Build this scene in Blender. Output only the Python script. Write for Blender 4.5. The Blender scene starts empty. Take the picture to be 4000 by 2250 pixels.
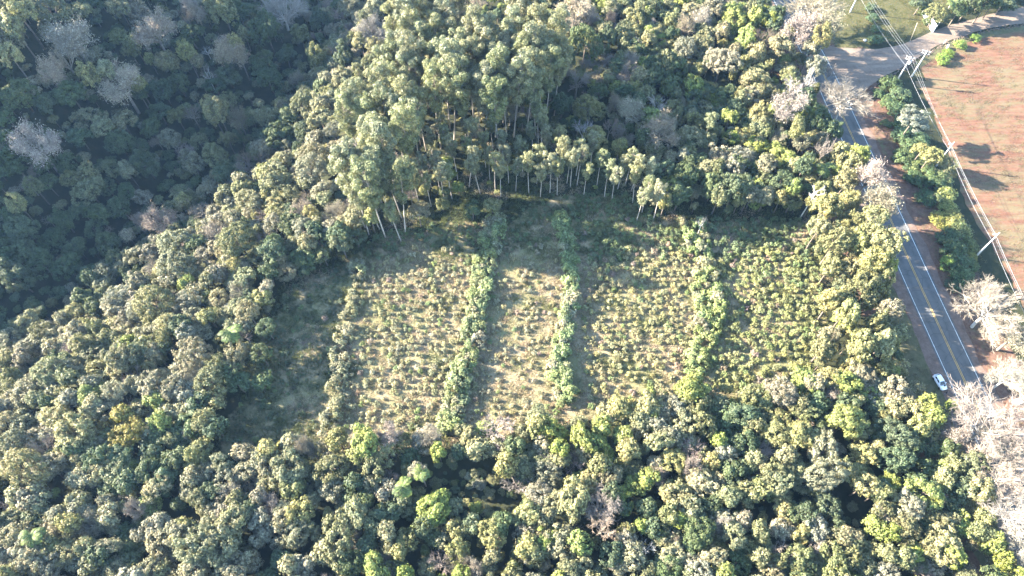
import bpy, bmesh, math, random
import numpy as np
from mathutils import Vector, Matrix

sc = bpy.context.scene
R_ = math.radians

# ------------------------------------------------------------------ camera
CAM_H = 145.0
FPX = 2668.0                      # focal length in photo pixels (4000 wide)
PITCH = R_(58)
cam_d = bpy.data.cameras.new('camera')
cam = bpy.data.objects.new('camera', cam_d)
sc.collection.objects.link(cam)
cam.location = (0, 0, CAM_H)
cam.rotation_euler = (R_(90) - PITCH, 0, 0)
cam_d.sensor_width = 36.0
cam_d.lens = 36.0 * FPX / 4000.0
cam_d.clip_start = 1.0
cam_d.clip_end = 6000.0
sc.camera = cam

# ------------------------------------------------------------------ sky and sun
SUN_EL = 23.0
SUN_AZ = 11.0                     # degrees the sun stands beyond straight left
sx, sy = -math.cos(R_(SUN_AZ)), math.sin(R_(SUN_AZ))
sun_dir = Vector((sx * math.cos(R_(SUN_EL)), sy * math.cos(R_(SUN_EL)), math.sin(R_(SUN_EL))))
w = bpy.data.worlds.new('World')
sc.world = w
w.use_nodes = True
nt = w.node_tree
nt.nodes.clear()
sky = nt.nodes.new('ShaderNodeTexSky')
sky.sky_type = 'NISHITA'
sky.sun_disc = False
sky.sun_elevation = R_(SUN_EL)
sky.sun_rotation = math.atan2(sx, sy) % (2 * math.pi)
sky.altitude = 400
sky.air_density = 1.4
sky.dust_density = 0.4
sky.ozone_density = 2.5
bg = nt.nodes.new('ShaderNodeBackground')
bg.inputs['Strength'].default_value = 0.09
wo = nt.nodes.new('ShaderNodeOutputWorld')
nt.links.new(sky.outputs[0], bg.inputs[0])
nt.links.new(bg.outputs[0], wo.inputs[0])
sun_d = bpy.data.lights.new('sun', 'SUN')
sun_d.energy = 5.0
sun_d.angle = R_(0.5)
sun_d.color = (1.0, 0.91, 0.76)
sun = bpy.data.objects.new('sun', sun_d)
sc.collection.objects.link(sun)
sun.rotation_euler = sun_dir.to_track_quat('Z', 'Y').to_euler()
sun.location = (-200, 60, 200)

vs = sc.view_settings
vs.view_transform = 'Standard'
vs.look = 'None'
vs.exposure = 3.6
vs.gamma = 1.0
vs.use_curve_mapping = False
sc.cycles.max_bounces = 5
sc.cycles.diffuse_bounces = 3
sc.cycles.glossy_bounces = 2
sc.cycles.transmission_bounces = 3
sc.cycles.transparent_max_bounces = 4
sc.cycles.volume_bounces = 0
sc.cycles.use_denoising = True
sc.cycles.use_adaptive_sampling = True

# ------------------------------------------------------------------ helpers
C = sc.collection
rng = np.random.default_rng(7)
random.seed(7)
FW = np.array([0, math.cos(PITCH), -math.sin(PITCH)])
UP = np.array([0, math.sin(PITCH), math.cos(PITCH)])

VAL = np.array([(-230, -40), (-200, 20), (-170, 52), (-142, 80), (-119, 100), (-104, 122), (-84, 152), (-76, 180), (-72, 215), (-66, 270), (-60, 420)], float)


def valley_d(x, y):
    """signed distance to the stream line at the left, positive on the clearing's side"""
    x = np.atleast_1d(np.asarray(x, float)); y = np.atleast_1d(np.asarray(y, float))
    best = np.full(x.shape, 1e9); sign = np.ones(x.shape)
    for a, b in zip(VAL[:-1], VAL[1:]):
        e = b - a; L2 = e @ e
        t = np.clip(((x - a[0]) * e[0] + (y - a[1]) * e[1]) / L2, 0, 1)
        dx = x - a[0] - t * e[0]; dy = y - a[1] - t * e[1]
        d = np.hypot(dx, dy)
        s = np.where(e[0] * dy - e[1] * dx > 0, -1.0, 1.0)
        m = d < best
        best = np.where(m, d, best); sign = np.where(m, s, sign)
    return best * sign


def smooth(t):
    t = np.clip(t, 0, 1)
    return t * t * (3 - 2 * t)


def terrain(x, y):
    d = valley_d(x, y)
    x = np.atleast_1d(np.asarray(x, float)); y = np.atleast_1d(np.asarray(y, float))
    und = 3.2 * np.sin(x * 0.071 + 1.7 * np.sin(y * 0.043)) + 2.6 * np.sin(y * 0.093 + 1.3 * np.sin(x * 0.057) + 1.0)
    z = und * smooth((22 - d) / 40) + np.where(d > 0, -16 * (1 - smooth(d / 55)), -16 + 40 * smooth(-d / 95) + 6 * smooth((-d - 95) / 120))
    return z


def tz(x, y):
    return float(terrain(x, y)[0])


def ray(px, py):
    return np.array([1., 0, 0]) * (px - 2000) / FPX + UP * (1125 - py) / FPX + FW


def hitv(px, py, hc=0.0):
    """world points where the view through photo pixels passes hc above the terrain"""
    px = np.atleast_1d(np.asarray(px, float)); py = np.atleast_1d(np.asarray(py, float)); hc = np.broadcast_to(hc, px.shape)
    d = np.array([1., 0, 0]) * ((px - 2000) / FPX)[:, None] + UP * ((1125 - py) / FPX)[:, None] + FW
    z = np.zeros(px.shape)
    for _ in range(22):
        t = (CAM_H - z - hc) / -d[:, 2]
        x = d[:, 0] * t; y = d[:, 1] * t
        z = 0.5 * z + 0.5 * terrain(x, y)
    return x, y, terrain(x, y)


def hit(px, py, hc=0.0):
    x, y, z = hitv(px, py, hc)
    return float(x[0]), float(y[0]), float(z[0])


def project(p):
    v = np.asarray(p, float) - np.array([0, 0, CAM_H])
    dd = v @ FW
    return 2000 + FPX * v[0] / dd, 1125 - FPX * (v @ UP) / dd, dd


def mesh_np(name, verts, faces, mats=(), fmat=None, fvar=None, smooth_faces=False):
    """mesh from numpy arrays; faces is (n,k)"""
    me = bpy.data.meshes.new(name)
    verts = np.asarray(verts, np.float32); faces = np.asarray(faces, np.int32)
    n, k = faces.shape
    me.vertices.add(len(verts)); me.vertices.foreach_set('co', verts.ravel())
    me.loops.add(n * k); me.loops.foreach_set('vertex_index', faces.ravel())
    me.polygons.add(n)
    me.polygons.foreach_set('loop_start', np.arange(0, n * k, k, dtype=np.int32))
    me.polygons.foreach_set('loop_total', np.full(n, k, np.int32))
    for m in mats:
        me.materials.append(m)
    if fmat is not None:
        me.polygons.foreach_set('material_index', np.asarray(fmat, np.int32))
    if smooth_faces:
        me.polygons.foreach_set('use_smooth', np.ones(n, bool))
    if fvar is not None:
        a = me.attributes.new('leafvar', 'FLOAT', 'FACE')
        a.data.foreach_set('value', np.asarray(fvar, np.float32))
    me.update(calc_edges=True)
    return me


def link(name, me, parent=None, loc=(0, 0, 0), rot=(0, 0, 0), scale=(1, 1, 1)):
    o = bpy.data.objects.new(name, me)
    C.objects.link(o)
    o.parent = parent
    o.location = loc; o.rotation_euler = rot; o.scale = scale
    return o


def empty(name, loc, rz=0.0):
    o = bpy.data.objects.new(name, None)
    C.objects.link(o)
    o.location = loc; o.rotation_euler = (0, 0, rz)
    o.empty_display_size = 0.5
    return o


def tag(o, label=None, cat=None, group=None, kind=None):
    if label: o['label'] = label
    if cat: o['category'] = cat
    if group: o['group'] = group
    if kind: o['kind'] = kind
    return o


class MB:
    """collects shapes into one mesh"""
    def __init__(s):
        s.v = []; s.f = []; s.m = []

    def add(s, vs, fs, m=0):
        o = len(s.v)
        s.v += [tuple(map(float, p)) for p in vs]
        s.f += [tuple(i + o for i in f) for f in fs]
        s.m += [m] * len(fs)

    def box(s, c, d, rz=0.0, m=0, taper=1.0):
        hx, hy, hz = d[0] / 2, d[1] / 2, d[2] / 2
        cs, sn = math.cos(rz), math.sin(rz)
        vs = []
        for z, k in ((-hz, 1.0), (hz, taper)):
            for a, b in ((-1, -1), (1, -1), (1, 1), (-1, 1)):
                x, y = a * hx * k, b * hy * k
                vs.append((c[0] + x * cs - y * sn, c[1] + x * sn + y * cs, c[2] + z))
        s.add(vs, [(3, 2, 1, 0), (4, 5, 6, 7), (0, 1, 5, 4), (1, 2, 6, 5), (2, 3, 7, 6), (3, 0, 4, 7)], m)

    def tube(s, pts, rad, n=8, m=0, cap=True):
        pts = [Vector(p) for p in pts]
        rings = []
        ref = Vector((0.31, 0.17, 0.93))
        for i, p in enumerate(pts):
            t = (pts[min(i + 1, len(pts) - 1)] - pts[max(i - 1, 0)]).normalized()
            u = t.cross(ref)
            if u.length < 1e-3: u = t.cross(Vector((1, 0, 0)))
            u.normalize(); v = t.cross(u)
            r = rad[i] if hasattr(rad, '__len__') else rad
            rings.append([p + (u * math.cos(a) + v * math.sin(a)) * r for a in [2 * math.pi * k / n for k in range(n)]])
        vs = [q for r in rings for q in r]
        fs = []
        for i in range(len(pts) - 1):
            for k in range(n):
                a = i * n + k; b = i * n + (k + 1) % n
                fs.append((a, b, b + n, a + n))
        if cap:
            fs.append(tuple(range(n - 1, -1, -1)))
            o = (len(pts) - 1) * n
            fs.append(tuple(o + k for k in range(n)))
        s.add(vs, fs, m)

    def lathe(s, c, prof, n=16, m=0, axis='z'):
        vs = []
        for r, z in prof:
            for k in range(n):
                a = 2 * math.pi * k / n
                p = (r * math.cos(a), r * math.sin(a), z)
                if axis == 'x': p = (p[2], p[0], p[1])
                elif axis == 'y': p = (p[0], p[2], p[1])
                vs.append((c[0] + p[0], c[1] + p[1], c[2] + p[2]))
        fs = []
        for i in range(len(prof) - 1):
            for k in range(n):
                a = i * n + k; b = i * n + (k + 1) % n
                fs.append((a, b, b + n, a + n))
        fs.append(tuple(range(n - 1, -1, -1)))
        o = (len(prof) - 1) * n
        fs.append(tuple(o + k for k in range(n)))
        s.add(vs, fs, m)

    def mesh(s, name, mats, smooth_faces=False):
        me = bpy.data.meshes.new(name)
        me.from_pydata(s.v, [], s.f)
        for m in mats: me.materials.append(m)
        if len(mats) > 1: me.polygons.foreach_set('material_index', s.m)
        if smooth_faces: me.polygons.foreach_set('use_smooth', [True] * len(s.f))
        bm = bmesh.new(); bm.from_mesh(me)
        bmesh.ops.recalc_face_normals(bm, faces=bm.faces)
        bm.to_mesh(me); bm.free()
        me.update()
        return me

    def build(s, name, mat, parent=None, smooth_faces=False, **k):
        mats = mat if isinstance(mat, (list, tuple)) else [mat]
        return link(name, s.mesh(name, mats, smooth_faces), parent, **k)


# ------------------------------------------------------------------ materials
def newmat(name):
    m = bpy.data.materials.new(name)
    m.use_nodes = True
    n = m.node_tree
    n.nodes.clear()
    out = n.nodes.new('ShaderNodeOutputMaterial')
    return m, n, out


def nd(n, typ, **kw):
    q = n.nodes.new(typ)
    for k, v in kw.items():
        setattr(q, k, v)
    return q


def noise(n, scale, detail=4, rough=0.6, vec=None, dist=0.0):
    q = nd(n, 'ShaderNodeTexNoise')
    q.inputs['Scale'].default_value = scale
    q.inputs['Detail'].default_value = detail
    q.inputs['Roughness'].default_value = rough
    q.inputs['Distortion'].default_value = dist
    if vec is not None: n.links.new(vec, q.inputs['Vector'])
    return q.outputs['Fac']


def ramp(n, fac, stops):
    q = nd(n, 'ShaderNodeValToRGB')
    e = q.color_ramp.elements
    while len(e) < len(stops): e.new(0.5)
    for i, (p, c) in enumerate(stops):
        e[i].position = p
        e[i].color = (*c, 1) if len(c) == 3 else c
    n.links.new(fac, q.inputs[0])
    return q.outputs[0]


def mixc(n, fac, a, b, mode='MIX'):
    q = nd(n, 'ShaderNodeMix', data_type='RGBA', blend_type=mode)
    for s, v in ((q.inputs[0], fac), (q.inputs[6], a), (q.inputs[7], b)):
        if hasattr(v, 'links'): n.links.new(v, s)
        elif isinstance(v, (int, float)): s.default_value = v
        else: s.default_value = (*v, 1)
    return q.outputs[2]


def mth(n, op, a, b=0.0):
    q = nd(n, 'ShaderNodeMath', operation=op)
    for s, v in ((q.inputs[0], a), (q.inputs[1], b)):
        if hasattr(v, 'links'): n.links.new(v, s)
        else: s.default_value = v
    return q.outputs[0]


def bump(n, h, strength=0.3, dist=0.1):
    q = nd(n, 'ShaderNodeBump')
    q.inputs['Strength'].default_value = strength
    q.inputs['Distance'].default_value = dist
    n.links.new(h, q.inputs['Height'])
    return q.outputs[0]


def princ(n, out, col, rough=0.8, spec=0.3, metal=0.0, normal=None):
    p = nd(n, 'ShaderNodeBsdfPrincipled')
    if hasattr(col, 'links'): n.links.new(col, p.inputs['Base Color'])
    else: p.inputs['Base Color'].default_value = (*col, 1)
    if hasattr(rough, 'links'): n.links.new(rough, p.inputs['Roughness'])
    else: p.inputs['Roughness'].default_value = rough
    p.inputs['Specular IOR Level'].default_value = spec
    p.inputs['Metallic'].default_value = metal
    if normal is not None: n.links.new(normal, p.inputs['Normal'])
    if out is not None: n.links.new(p.outputs[0], out.inputs[0])
    return p


def plain(name, col, rough=0.7, spec=0.3, metal=0.0, var=0.12, scale=6.0):
    m, n, out = newmat(name)
    tc = nd(n, 'ShaderNodeTexCoord').outputs['Object']
    f = noise(n, scale, 4, 0.6, tc)
    lo = tuple(c * (1 - var) for c in col); hi = tuple(min(1, c * (1 + var)) for c in col)
    princ(n, out, ramp(n, f, [(0.3, lo), (0.7, hi)]), rough, spec, metal, bump(n, f, 0.1, 0.02))
    return m


def leafmat(name, transl=0.34, rough=0.6, spec=0.22, var=0.6, warm=(1.12, 1.0, 0.85)):
    """foliage: the colour of the single plant comes from its 'tint' property"""
    m, n, out = newmat(name)
    t = nd(n, 'ShaderNodeAttribute', attribute_type='INSTANCER', attribute_name='tint').outputs['Color']
    v = nd(n, 'ShaderNodeAttribute', attribute_type='GEOMETRY', attribute_name='leafvar').outputs['Fac']
    tco = nd(n, 'ShaderNodeTexCoord').outputs['Object']
    br = noise(n, 0.55, 3, 0.6, tco)
    t = mixc(n, ramp(n, br, [(0.4, (0, 0, 0)), (0.62, (0.55, 0.55, 0.55))]), t, mixc(n, 1.0, t, warm, 'MULTIPLY'))
    k = nd(n, 'ShaderNodeMapRange')
    n.links.new(v, k.inputs[0])
    k.inputs[3].default_value = 1 - var; k.inputs[4].default_value = 1 + var
    h = nd(n, 'ShaderNodeHueSaturation')
    n.links.new(t, h.inputs['Color'])
    hue = nd(n, 'ShaderNodeMapRange')
    n.links.new(mth(n, 'FRACT', mth(n, 'MULTIPLY', v, 7.31)), hue.inputs[0])
    hue.inputs[3].default_value = 0.475; hue.inputs[4].default_value = 0.525
    n.links.new(hue.outputs[0], h.inputs['Hue'])
    n.links.new(k.outputs[0], h.inputs['Value'])
    p = princ(n, None, h.outputs[0], rough, spec)
    tr = nd(n, 'ShaderNodeBsdfTranslucent')
    n.links.new(mixc(n, 0.3, h.outputs[0], (0.12, 0.15, 0.03)), tr.inputs[0])
    mx = nd(n, 'ShaderNodeMixShader')
    mx.inputs[0].default_value = transl
    n.links.new(p.outputs[0], mx.inputs[1]); n.links.new(tr.outputs[0], mx.inputs[2])
    n.links.new(mx.outputs[0], out.inputs[0])
    return m


M = {}
M['leaf'] = leafmat('leaf')
M['leaf_gum'] = leafmat('leaf_gum', 0.26, 0.5, 0.3)
M['twig'] = leafmat('twig', 0.0, 0.85, 0.2, 0.3, (0.95, 1.0, 1.0))
M['bark'] = plain('bark', (0.12, 0.095, 0.075), 0.9, 0.2, var=0.35, scale=3)
M['bark_pale'] = plain('bark_pale', (0.36, 0.30, 0.25), 0.85, 0.2, var=0.35, scale=1.2)
M['bark_grey'] = plain('bark_grey', (0.17, 0.145, 0.12), 0.9, 0.2, var=0.3, scale=2)
M['bark_white'] = plain('bark_white', (0.42, 0.39, 0.35), 0.85, 0.2, var=0.2, scale=2)
M['concrete'] = plain('concrete', (0.36, 0.35, 0.33), 0.85, 0.3, var=0.15, scale=3)
M['wire'] = plain('wire', (0.2, 0.2, 0.21), 0.5, 0.5, 0.0)
M['galv'] = plain('galvanised', (0.5, 0.5, 0.5), 0.45, 0.5, 0.6)
M['white_paint'] = plain('white_paint', (0.74, 0.74, 0.72), 0.6, 0.4, var=0.06)
M['porcelain'] = plain('porcelain', (0.6, 0.58, 0.55), 0.3, 0.5)
M['wood_grey'] = plain('weathered_wood', (0.32, 0.27, 0.21), 0.9, 0.2, var=0.25, scale=4)
M['stone_white'] = plain('pale_stone', (0.55, 0.54, 0.5), 0.9, 0.2, var=0.2)
M['stone_dark'] = plain('dark_stone', (0.1, 0.075, 0.06), 0.95, 0.2, var=0.4)


def ground_mat():
    m, n, out = newmat('ground_soil')
    pos = nd(n, 'ShaderNodeNewGeometry').outputs['Position']
    zone = nd(n, 'ShaderNodeAttribute', attribute_name='zone').outputs['Color']
    sep = nd(n, 'ShaderNodeSeparateColor')
    n.links.new(zone, sep.inputs[0])
    n1 = noise(n, 0.35, 6, 0.65, pos); n2 = noise(n, 1.6, 5, 0.7, pos); n3 = noise(n, 0.08, 4, 0.55, pos); n4 = noise(n, 4.5, 3, 0.7, pos)
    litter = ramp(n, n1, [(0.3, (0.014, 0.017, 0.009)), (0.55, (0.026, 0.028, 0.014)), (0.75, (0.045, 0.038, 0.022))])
    straw = ramp(n, n2, [(0.28, (0.11, 0.088, 0.048)), (0.5, (0.2, 0.156, 0.094)), (0.72, (0.26, 0.205, 0.13))])
    green = ramp(n, n4, [(0.3, (0.045, 0.06, 0.02)), (0.7, (0.11, 0.13, 0.045))])
    patch = ramp(n, n3, [(0.42, (0, 0, 0)), (0.58, (1, 1, 1))])
    straw2 = mixc(n, mth(n, 'MULTIPLY', patch, 0.55), straw, green)
    lawn = ramp(n, n2, [(0.3, (0.03, 0.034, 0.014)), (0.5, (0.055, 0.054, 0.023)), (0.72, (0.1, 0.066, 0.038))])  # grass and reddish dirt, darkened to stand in for tree shadows
    red = ramp(n, n2, [(0.3, (0.06, 0.034, 0.025)), (0.6, (0.11, 0.066, 0.046)), (0.8, (0.15, 0.1, 0.066))])

    def edge(c):
        return ramp(n, mth(n, 'ADD', c, mth(n, 'MULTIPLY', mth(n, 'SUBTRACT', n1, 0.5), 0.9)), [(0.42, (0, 0, 0)), (0.58, (1, 1, 1))])
    c = mixc(n, edge(sep.outputs[0]), litter, straw2)
    c = mixc(n, edge(sep.outputs[1]), c, lawn)
    c = mixc(n, edge(sep.outputs[2]), c, red)
    princ(n, out, c, 0.95, 0.1, 0, bump(n, n2, 0.5, 0.25))
    return m


def road_mat():
    m, n, out = newmat('asphalt')
    pos = nd(n, 'ShaderNodeNewGeometry').outputs['Position']
    uv = nd(n, 'ShaderNodeUVMap').outputs[0]
    s = nd(n, 'ShaderNodeSeparateXYZ'); n.links.new(uv, s.inputs[0])
    # wheel tracks: four paler strips along the lanes (the uv's x runs across the road, 0 to 1)
    tr = mth(n, 'MULTIPLY', mth(n, 'ADD', mth(n, 'SINE', mth(n, 'ADD', mth(n, 'MULTIPLY', s.outputs[0], 8 * math.pi), -1.57)), 1.0), 0.5)
    a = noise(n, 0.5, 5, 0.6, pos); b = noise(n, 18, 3, 0.7, pos)
    base = ramp(n, a, [(0.3, (0.045, 0.043, 0.042)), (0.5, (0.064, 0.061, 0.058)), (0.7, (0.085, 0.079, 0.073))])
    c = mixc(n, mth(n, 'MULTIPLY', tr, 0.4), base, (0.115, 0.108, 0.102))
    c = mixc(n, 0.35, c, mixc(n, b, (0.03, 0.03, 0.03), (0.12, 0.12, 0.12)))
    pt = ramp(n, noise(n, 0.16, 3, 0.5, pos, 1.5), [(0.56, (0, 0, 0)), (0.6, (1, 1, 1))])
    c = mixc(n, mth(n, 'MULTIPLY', pt, 0.45), c, (0.05, 0.048, 0.046))
    vo = nd(n, 'ShaderNodeTexVoronoi', feature='DISTANCE_TO_EDGE')
    vo.inputs['Scale'].default_value = 0.32
    n.links.new(pos, vo.inputs['Vector'])
    ck = ramp(n, vo.outputs['Distance'], [(0.0, (1, 1, 1)), (0.025, (0, 0, 0))])
    c = mixc(n, mth(n, 'MULTIPLY', ck, 0.5), c, (0.02, 0.02, 0.02))
    princ(n, out, c, 0.8, 0.35, 0, bump(n, b, 0.2, 0.01))
    return m


def dirt_mat(name, c0, c1, c2, sc1=0.5, furrow=None, weeds=None):
    m, n, out = newmat(name)
    pos = nd(n, 'ShaderNodeNewGeometry').outputs['Position']
    mp = nd(n, 'ShaderNodeMapping'); n.links.new(pos, mp.inputs[0])
    if furrow is not None:
        mp.inputs['Rotation'].default_value[2] = furrow[0]
        mp.inputs['Scale'].default_value = (furrow[1], furrow[2], 1)
    v = mp.outputs[0]
    a = noise(n, sc1, 6, 0.65, v); b = noise(n, 1.3, 5, 0.75, pos); d = noise(n, 0.07, 4, 0.6, pos)
    f = mth(n, 'ADD', mth(n, 'MULTIPLY', a, 0.6), mth(n, 'MULTIPLY', b, 0.4))
    c = ramp(n, f, [(0.34, c0), (0.5, c1), (0.66, c2)])
    if weeds:
        g = ramp(n, mth(n, 'ADD', mth(n, 'MULTIPLY', d, 0.4), mth(n, 'MULTIPLY', noise(n, 0.55, 6, 0.75, v), 0.6)), [(weeds[1], (0, 0, 0)), (weeds[1] + 0.12, (1, 1, 1))])
        c = mixc(n, mth(n, 'MULTIPLY', g, 0.75), c, mixc(n, b, weeds[0], tuple(x * 1.8 for x in weeds[0])))
    princ(n, out, c, 0.95, 0.15, 0, bump(n, f, 0.6, 0.2))
    return m


M['ground'] = ground_mat()
M['asphalt'] = road_mat()
M['shoulder'] = dirt_mat('shoulder_dirt', (0.075, 0.05, 0.04), (0.115, 0.08, 0.064), (0.155, 0.112, 0.09), 0.6)
M['dirt_road'] = dirt_mat('packed_dirt', (0.092, 0.068, 0.052), (0.135, 0.102, 0.08), (0.185, 0.143, 0.112), 0.35, (R_(-25), 0.35, 1.6))
M['field'] = dirt_mat('ploughed_earth', (0.055, 0.024, 0.015), (0.102, 0.05, 0.032), (0.135, 0.078, 0.052), 0.8, (R_(-20), 0.22, 1.15), ((0.07, 0.06, 0.033), 0.45))
M['bank'] = dirt_mat('red_bank', (0.06, 0.032, 0.022), (0.105, 0.06, 0.042), (0.15, 0.092, 0.064), 0.6, None, ((0.06, 0.066, 0.03), 0.52))
M['verge'] = dirt_mat('verge_grass', (0.045, 0.05, 0.022), (0.075, 0.07, 0.036), (0.11, 0.09, 0.052), 0.9)
M['line_white'] = plain('road_paint_white', (0.48, 0.47, 0.45), 0.7, 0.3, var=0.35, scale=0.8)
M['line_yellow'] = plain('road_paint_yellow', (0.42, 0.25, 0.07), 0.7, 0.3, var=0.35, scale=0.8)

# ------------------------------------------------------------------ ground
def in_poly(x, y, poly):
    x = np.asarray(x, float); y = np.asarray(y, float)
    r = np.zeros(x.shape, bool)
    n = len(poly)
    for i in range(n):
        x0, y0 = poly[i]; x1, y1 = poly[(i + 1) % n]
        c = ((y0 > y) != (y1 > y)) & (x < (x1 - x0) * (y - y0) / (y1 - y0 + 1e-12) + x0)
        r ^= c
    return r


CLEAR = [(-66, 46), (-62, 62), (-60, 80), (-54, 92), (-42, 100), (-34, 108), (-18, 111), (0, 113), (12, 122), (30, 122), (40, 113), (60, 112), (78, 112), (80, 100), (76, 84), (72, 70), (60, 63), (42, 63), (22, 56), (2, 54), (-20, 51), (-40, 50)]
LAWN = [(103, 183), (117, 183), (126, 185), (139, 192), (150, 197), (150, 240), (100, 240)]
ROADC = [(112, -60), (109.5, 0), (107.0, 30), (104.6, 63), (102.5, 90), (101.0, 114), (98.9, 142), (97.2, 167), (96.0, 178), (93.6, 196), (89.5, 230), (80, 290), (55, 400)]


def road_x(y):
    ys = [p[1] for p in ROADC]; xs = [p[0] for p in ROADC]
    return np.interp(y, ys, xs)


gx = np.concatenate([[-3000, -1500, -800, -500], np.arange(-360, 361, 3.0), [500, 800, 1500, 3000]])
gy = np.concatenate([[-3000, -1200, -500, -200], np.arange(-90, 391, 3.0), [500, 800, 1500, 3000]])
X, Y = np.meshgrid(gx, gy)
Z = terrain(X.ravel(), Y.ravel())
Z = Z + np.where(in_poly(X.ravel(), Y.ravel(), CLEAR), rng.normal(0, 0.05, Z.size), 0) - np.where(X.ravel() > 84, 0.03, 0)
nx, ny = len(gx), len(gy)
idx = np.arange(nx * ny).reshape(ny, nx)
quads = np.stack([idx[:-1, :-1].ravel(), idx[:-1, 1:].ravel(), idx[1:, 1:].ravel(), idx[1:, :-1].ravel()], 1)
gm = mesh_np('ground', np.stack([X.ravel(), Y.ravel(), Z], 1), quads, [M['ground']], smooth_faces=True)
zc = np.zeros((nx * ny, 4), np.float32); zc[:, 3] = 1
zc[:, 0] = in_poly(X.ravel(), Y.ravel(), CLEAR)
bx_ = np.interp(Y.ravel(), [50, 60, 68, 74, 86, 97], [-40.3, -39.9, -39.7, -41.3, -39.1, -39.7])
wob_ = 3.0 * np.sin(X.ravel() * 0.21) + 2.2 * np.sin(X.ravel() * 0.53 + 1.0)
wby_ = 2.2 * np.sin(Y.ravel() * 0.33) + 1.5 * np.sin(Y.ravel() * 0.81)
zc[:, 0] *= np.clip(np.minimum((X.ravel() - bx_ + 4 + wby_) / 9, (105 + wob_ - Y.ravel()) / 9), 0.56, 1.0)  # shade of left plot and top band put into the ground colour
zc[:, 1] = in_poly(X.ravel(), Y.ravel(), LAWN)
zc[:, 2] = (np.abs(X.ravel() - road_x(Y.ravel())) < 16) & (zc[:, 1] < 0.5)
a = gm.color_attributes.new('zone', 'FLOAT_COLOR', 'POINT')
a.data.foreach_set('color', zc.ravel())
tag(link('ground', gm), kind='structure')


def strip(name, left, right, z, mat, kind='structure', uv=False):
    """sheet between two polylines of equal length"""
    n = len(left)
    vs = [(*p, z) for p in left] + [(*p, z) for p in right]
    fs = [(i, n + i, n + i + 1, i + 1) for i in range(n - 1)]
    me = bpy.data.meshes.new(name)
    me.from_pydata(vs, [], fs)
    me.materials.append(mat)
    if uv:
        u = me.uv_layers.new(name='UVMap')
        for p in me.polygons:
            for li in p.loop_indices:
                vi = me.loops[li].vertex_index
                u.data[li].uv = (0.0 if vi < n else 1.0, me.vertices[vi].co.y / 10)
    bm = bmesh.new(); bm.from_mesh(me); bmesh.ops.recalc_face_normals(bm, faces=bm.faces)
    for f in bm.faces:
        if f.normal.z < 0: f.normal_flip()
    bm.to_mesh(me); bm.free()
    o = link(name, me)
    if kind: tag(o, kind=kind)
    return o


def offset_line(off, y0=-60, y1=400, step=2.0, wob=0.0, seed=1):
    r = random.Random(seed)
    ys = np.arange(y0, y1 + 0.1, step)
    xs = road_x(ys)
    k = np.exp(-np.arange(-6, 7) ** 2 / 12.0); k /= k.sum()
    xs = np.convolve(np.pad(xs, 6, mode='reflect', reflect_type='odd'), k, mode='valid')
    ph = r.random() * 6
    return [(float(x + off + wob * (math.sin(y * 0.31 + ph) + 0.6 * math.sin(y * 0.83 + 2 * ph) + r.uniform(-.4, .4))), float(y)) for x, y in zip(xs, ys)]


strip('shoulder', offset_line(-6.6, wob=0.35, seed=3), offset_line(6.0, wob=0.3, seed=4), 0.004, M['shoulder'])
road = strip('road', offset_line(-3.95), offset_line(3.95), 0.012, M['asphalt'], uv=True)
for nm, off, wd, mt in (('edge_line', -3.42, 0.13, 'line_white'), ('edge_line', 3.42, 0.13, 'line_white'), ('centre_line', -0.16, 0.12, 'line_yellow'), ('centre_line', 0.16, 0.12, 'line_yellow')):
    strip(nm, offset_line(off - wd / 2), offset_line(off + wd / 2), 0.017, M[mt], kind=None).parent = road

SIDE_T = [(98.9, 184), (105, 181.3), (116.4, 180.8), (125.3, 182.9), (138.3, 189.9), (148.3, 194.5), (162.7, 199.2), (172.7, 202.6), (240, 222)]
SIDE_B = [(102.2, 157), (109.5, 163.3), (115.2, 167.9), (123.9, 173.2), (134.6, 181.1), (142.8, 186.1), (155.3, 190.6), (169.2, 193.8), (245, 212)]


def resample(pl, n):
    pl = np.array(pl, float)
    s = np.concatenate([[0], np.cumsum(np.hypot(*np.diff(pl, axis=0).T))])
    t = np.linspace(0, s[-1], n)
    return np.stack([np.interp(t, s, pl[:, 0]), np.interp(t, s, pl[:, 1])], 1)


def wobble(p, amp, seed):
    r = np.random.default_rng(seed)
    w_ = np.convolve(r.normal(0, 1, len(p) + 4), np.ones(5) / 5, mode='valid') * amp
    q = p.copy(); q[:, 1] += w_
    return [tuple(v) for v in q]


st = resample(SIDE_T, 70); sb = resample(SIDE_B, 70)
strip('dirt_road', wobble(sb, 0.5, 1), wobble(st, 0.5, 2), 0.008, M['dirt_road'])

FIELD_L = [(127, -40), (126.5, 40), (126, 90), (124.9, 104), (123.8, 109), (122.8, 116), (124, 126), (125, 140), (126, 154), (124.5, 166)]
fl = wobble(resample(FIELD_L, 90), 0.0, 1)
fl = [(x + random.uniform(-.6, .6), y) for x, y in fl]
far = [(330, y) for _, y in fl]
strip('field', fl, far, 0.0, M['field'])
sbo = [(x + 2.3, y - 2.6) for x, y in sb if x > 124]
low = [(x, 166.0) for x, y in sbo]
strip('field', low, wobble(np.array(sbo), 0.4, 5), 0.0045, M['field'])
# grass bank between the dirt road and the field
strip('grass_bank', wobble(np.array(sbo), 0.35, 5), wobble(np.array([(x + 0.6, y - 0.75) for x, y in sb if x > 124]), 0.3, 6), 0.009, M['verge'])
strip('bank', offset_line(6.3, -40, 160, wob=0.4, seed=9), offset_line(11.5, -40, 160, wob=0.8, seed=8), 0.0, M['bank'])
strip('verge', offset_line(-13.5, -40, 160, wob=0.6, seed=11), offset_line(-6.3, -40, 160, wob=0.45, seed=12), 0.001, M['verge'])

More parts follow.
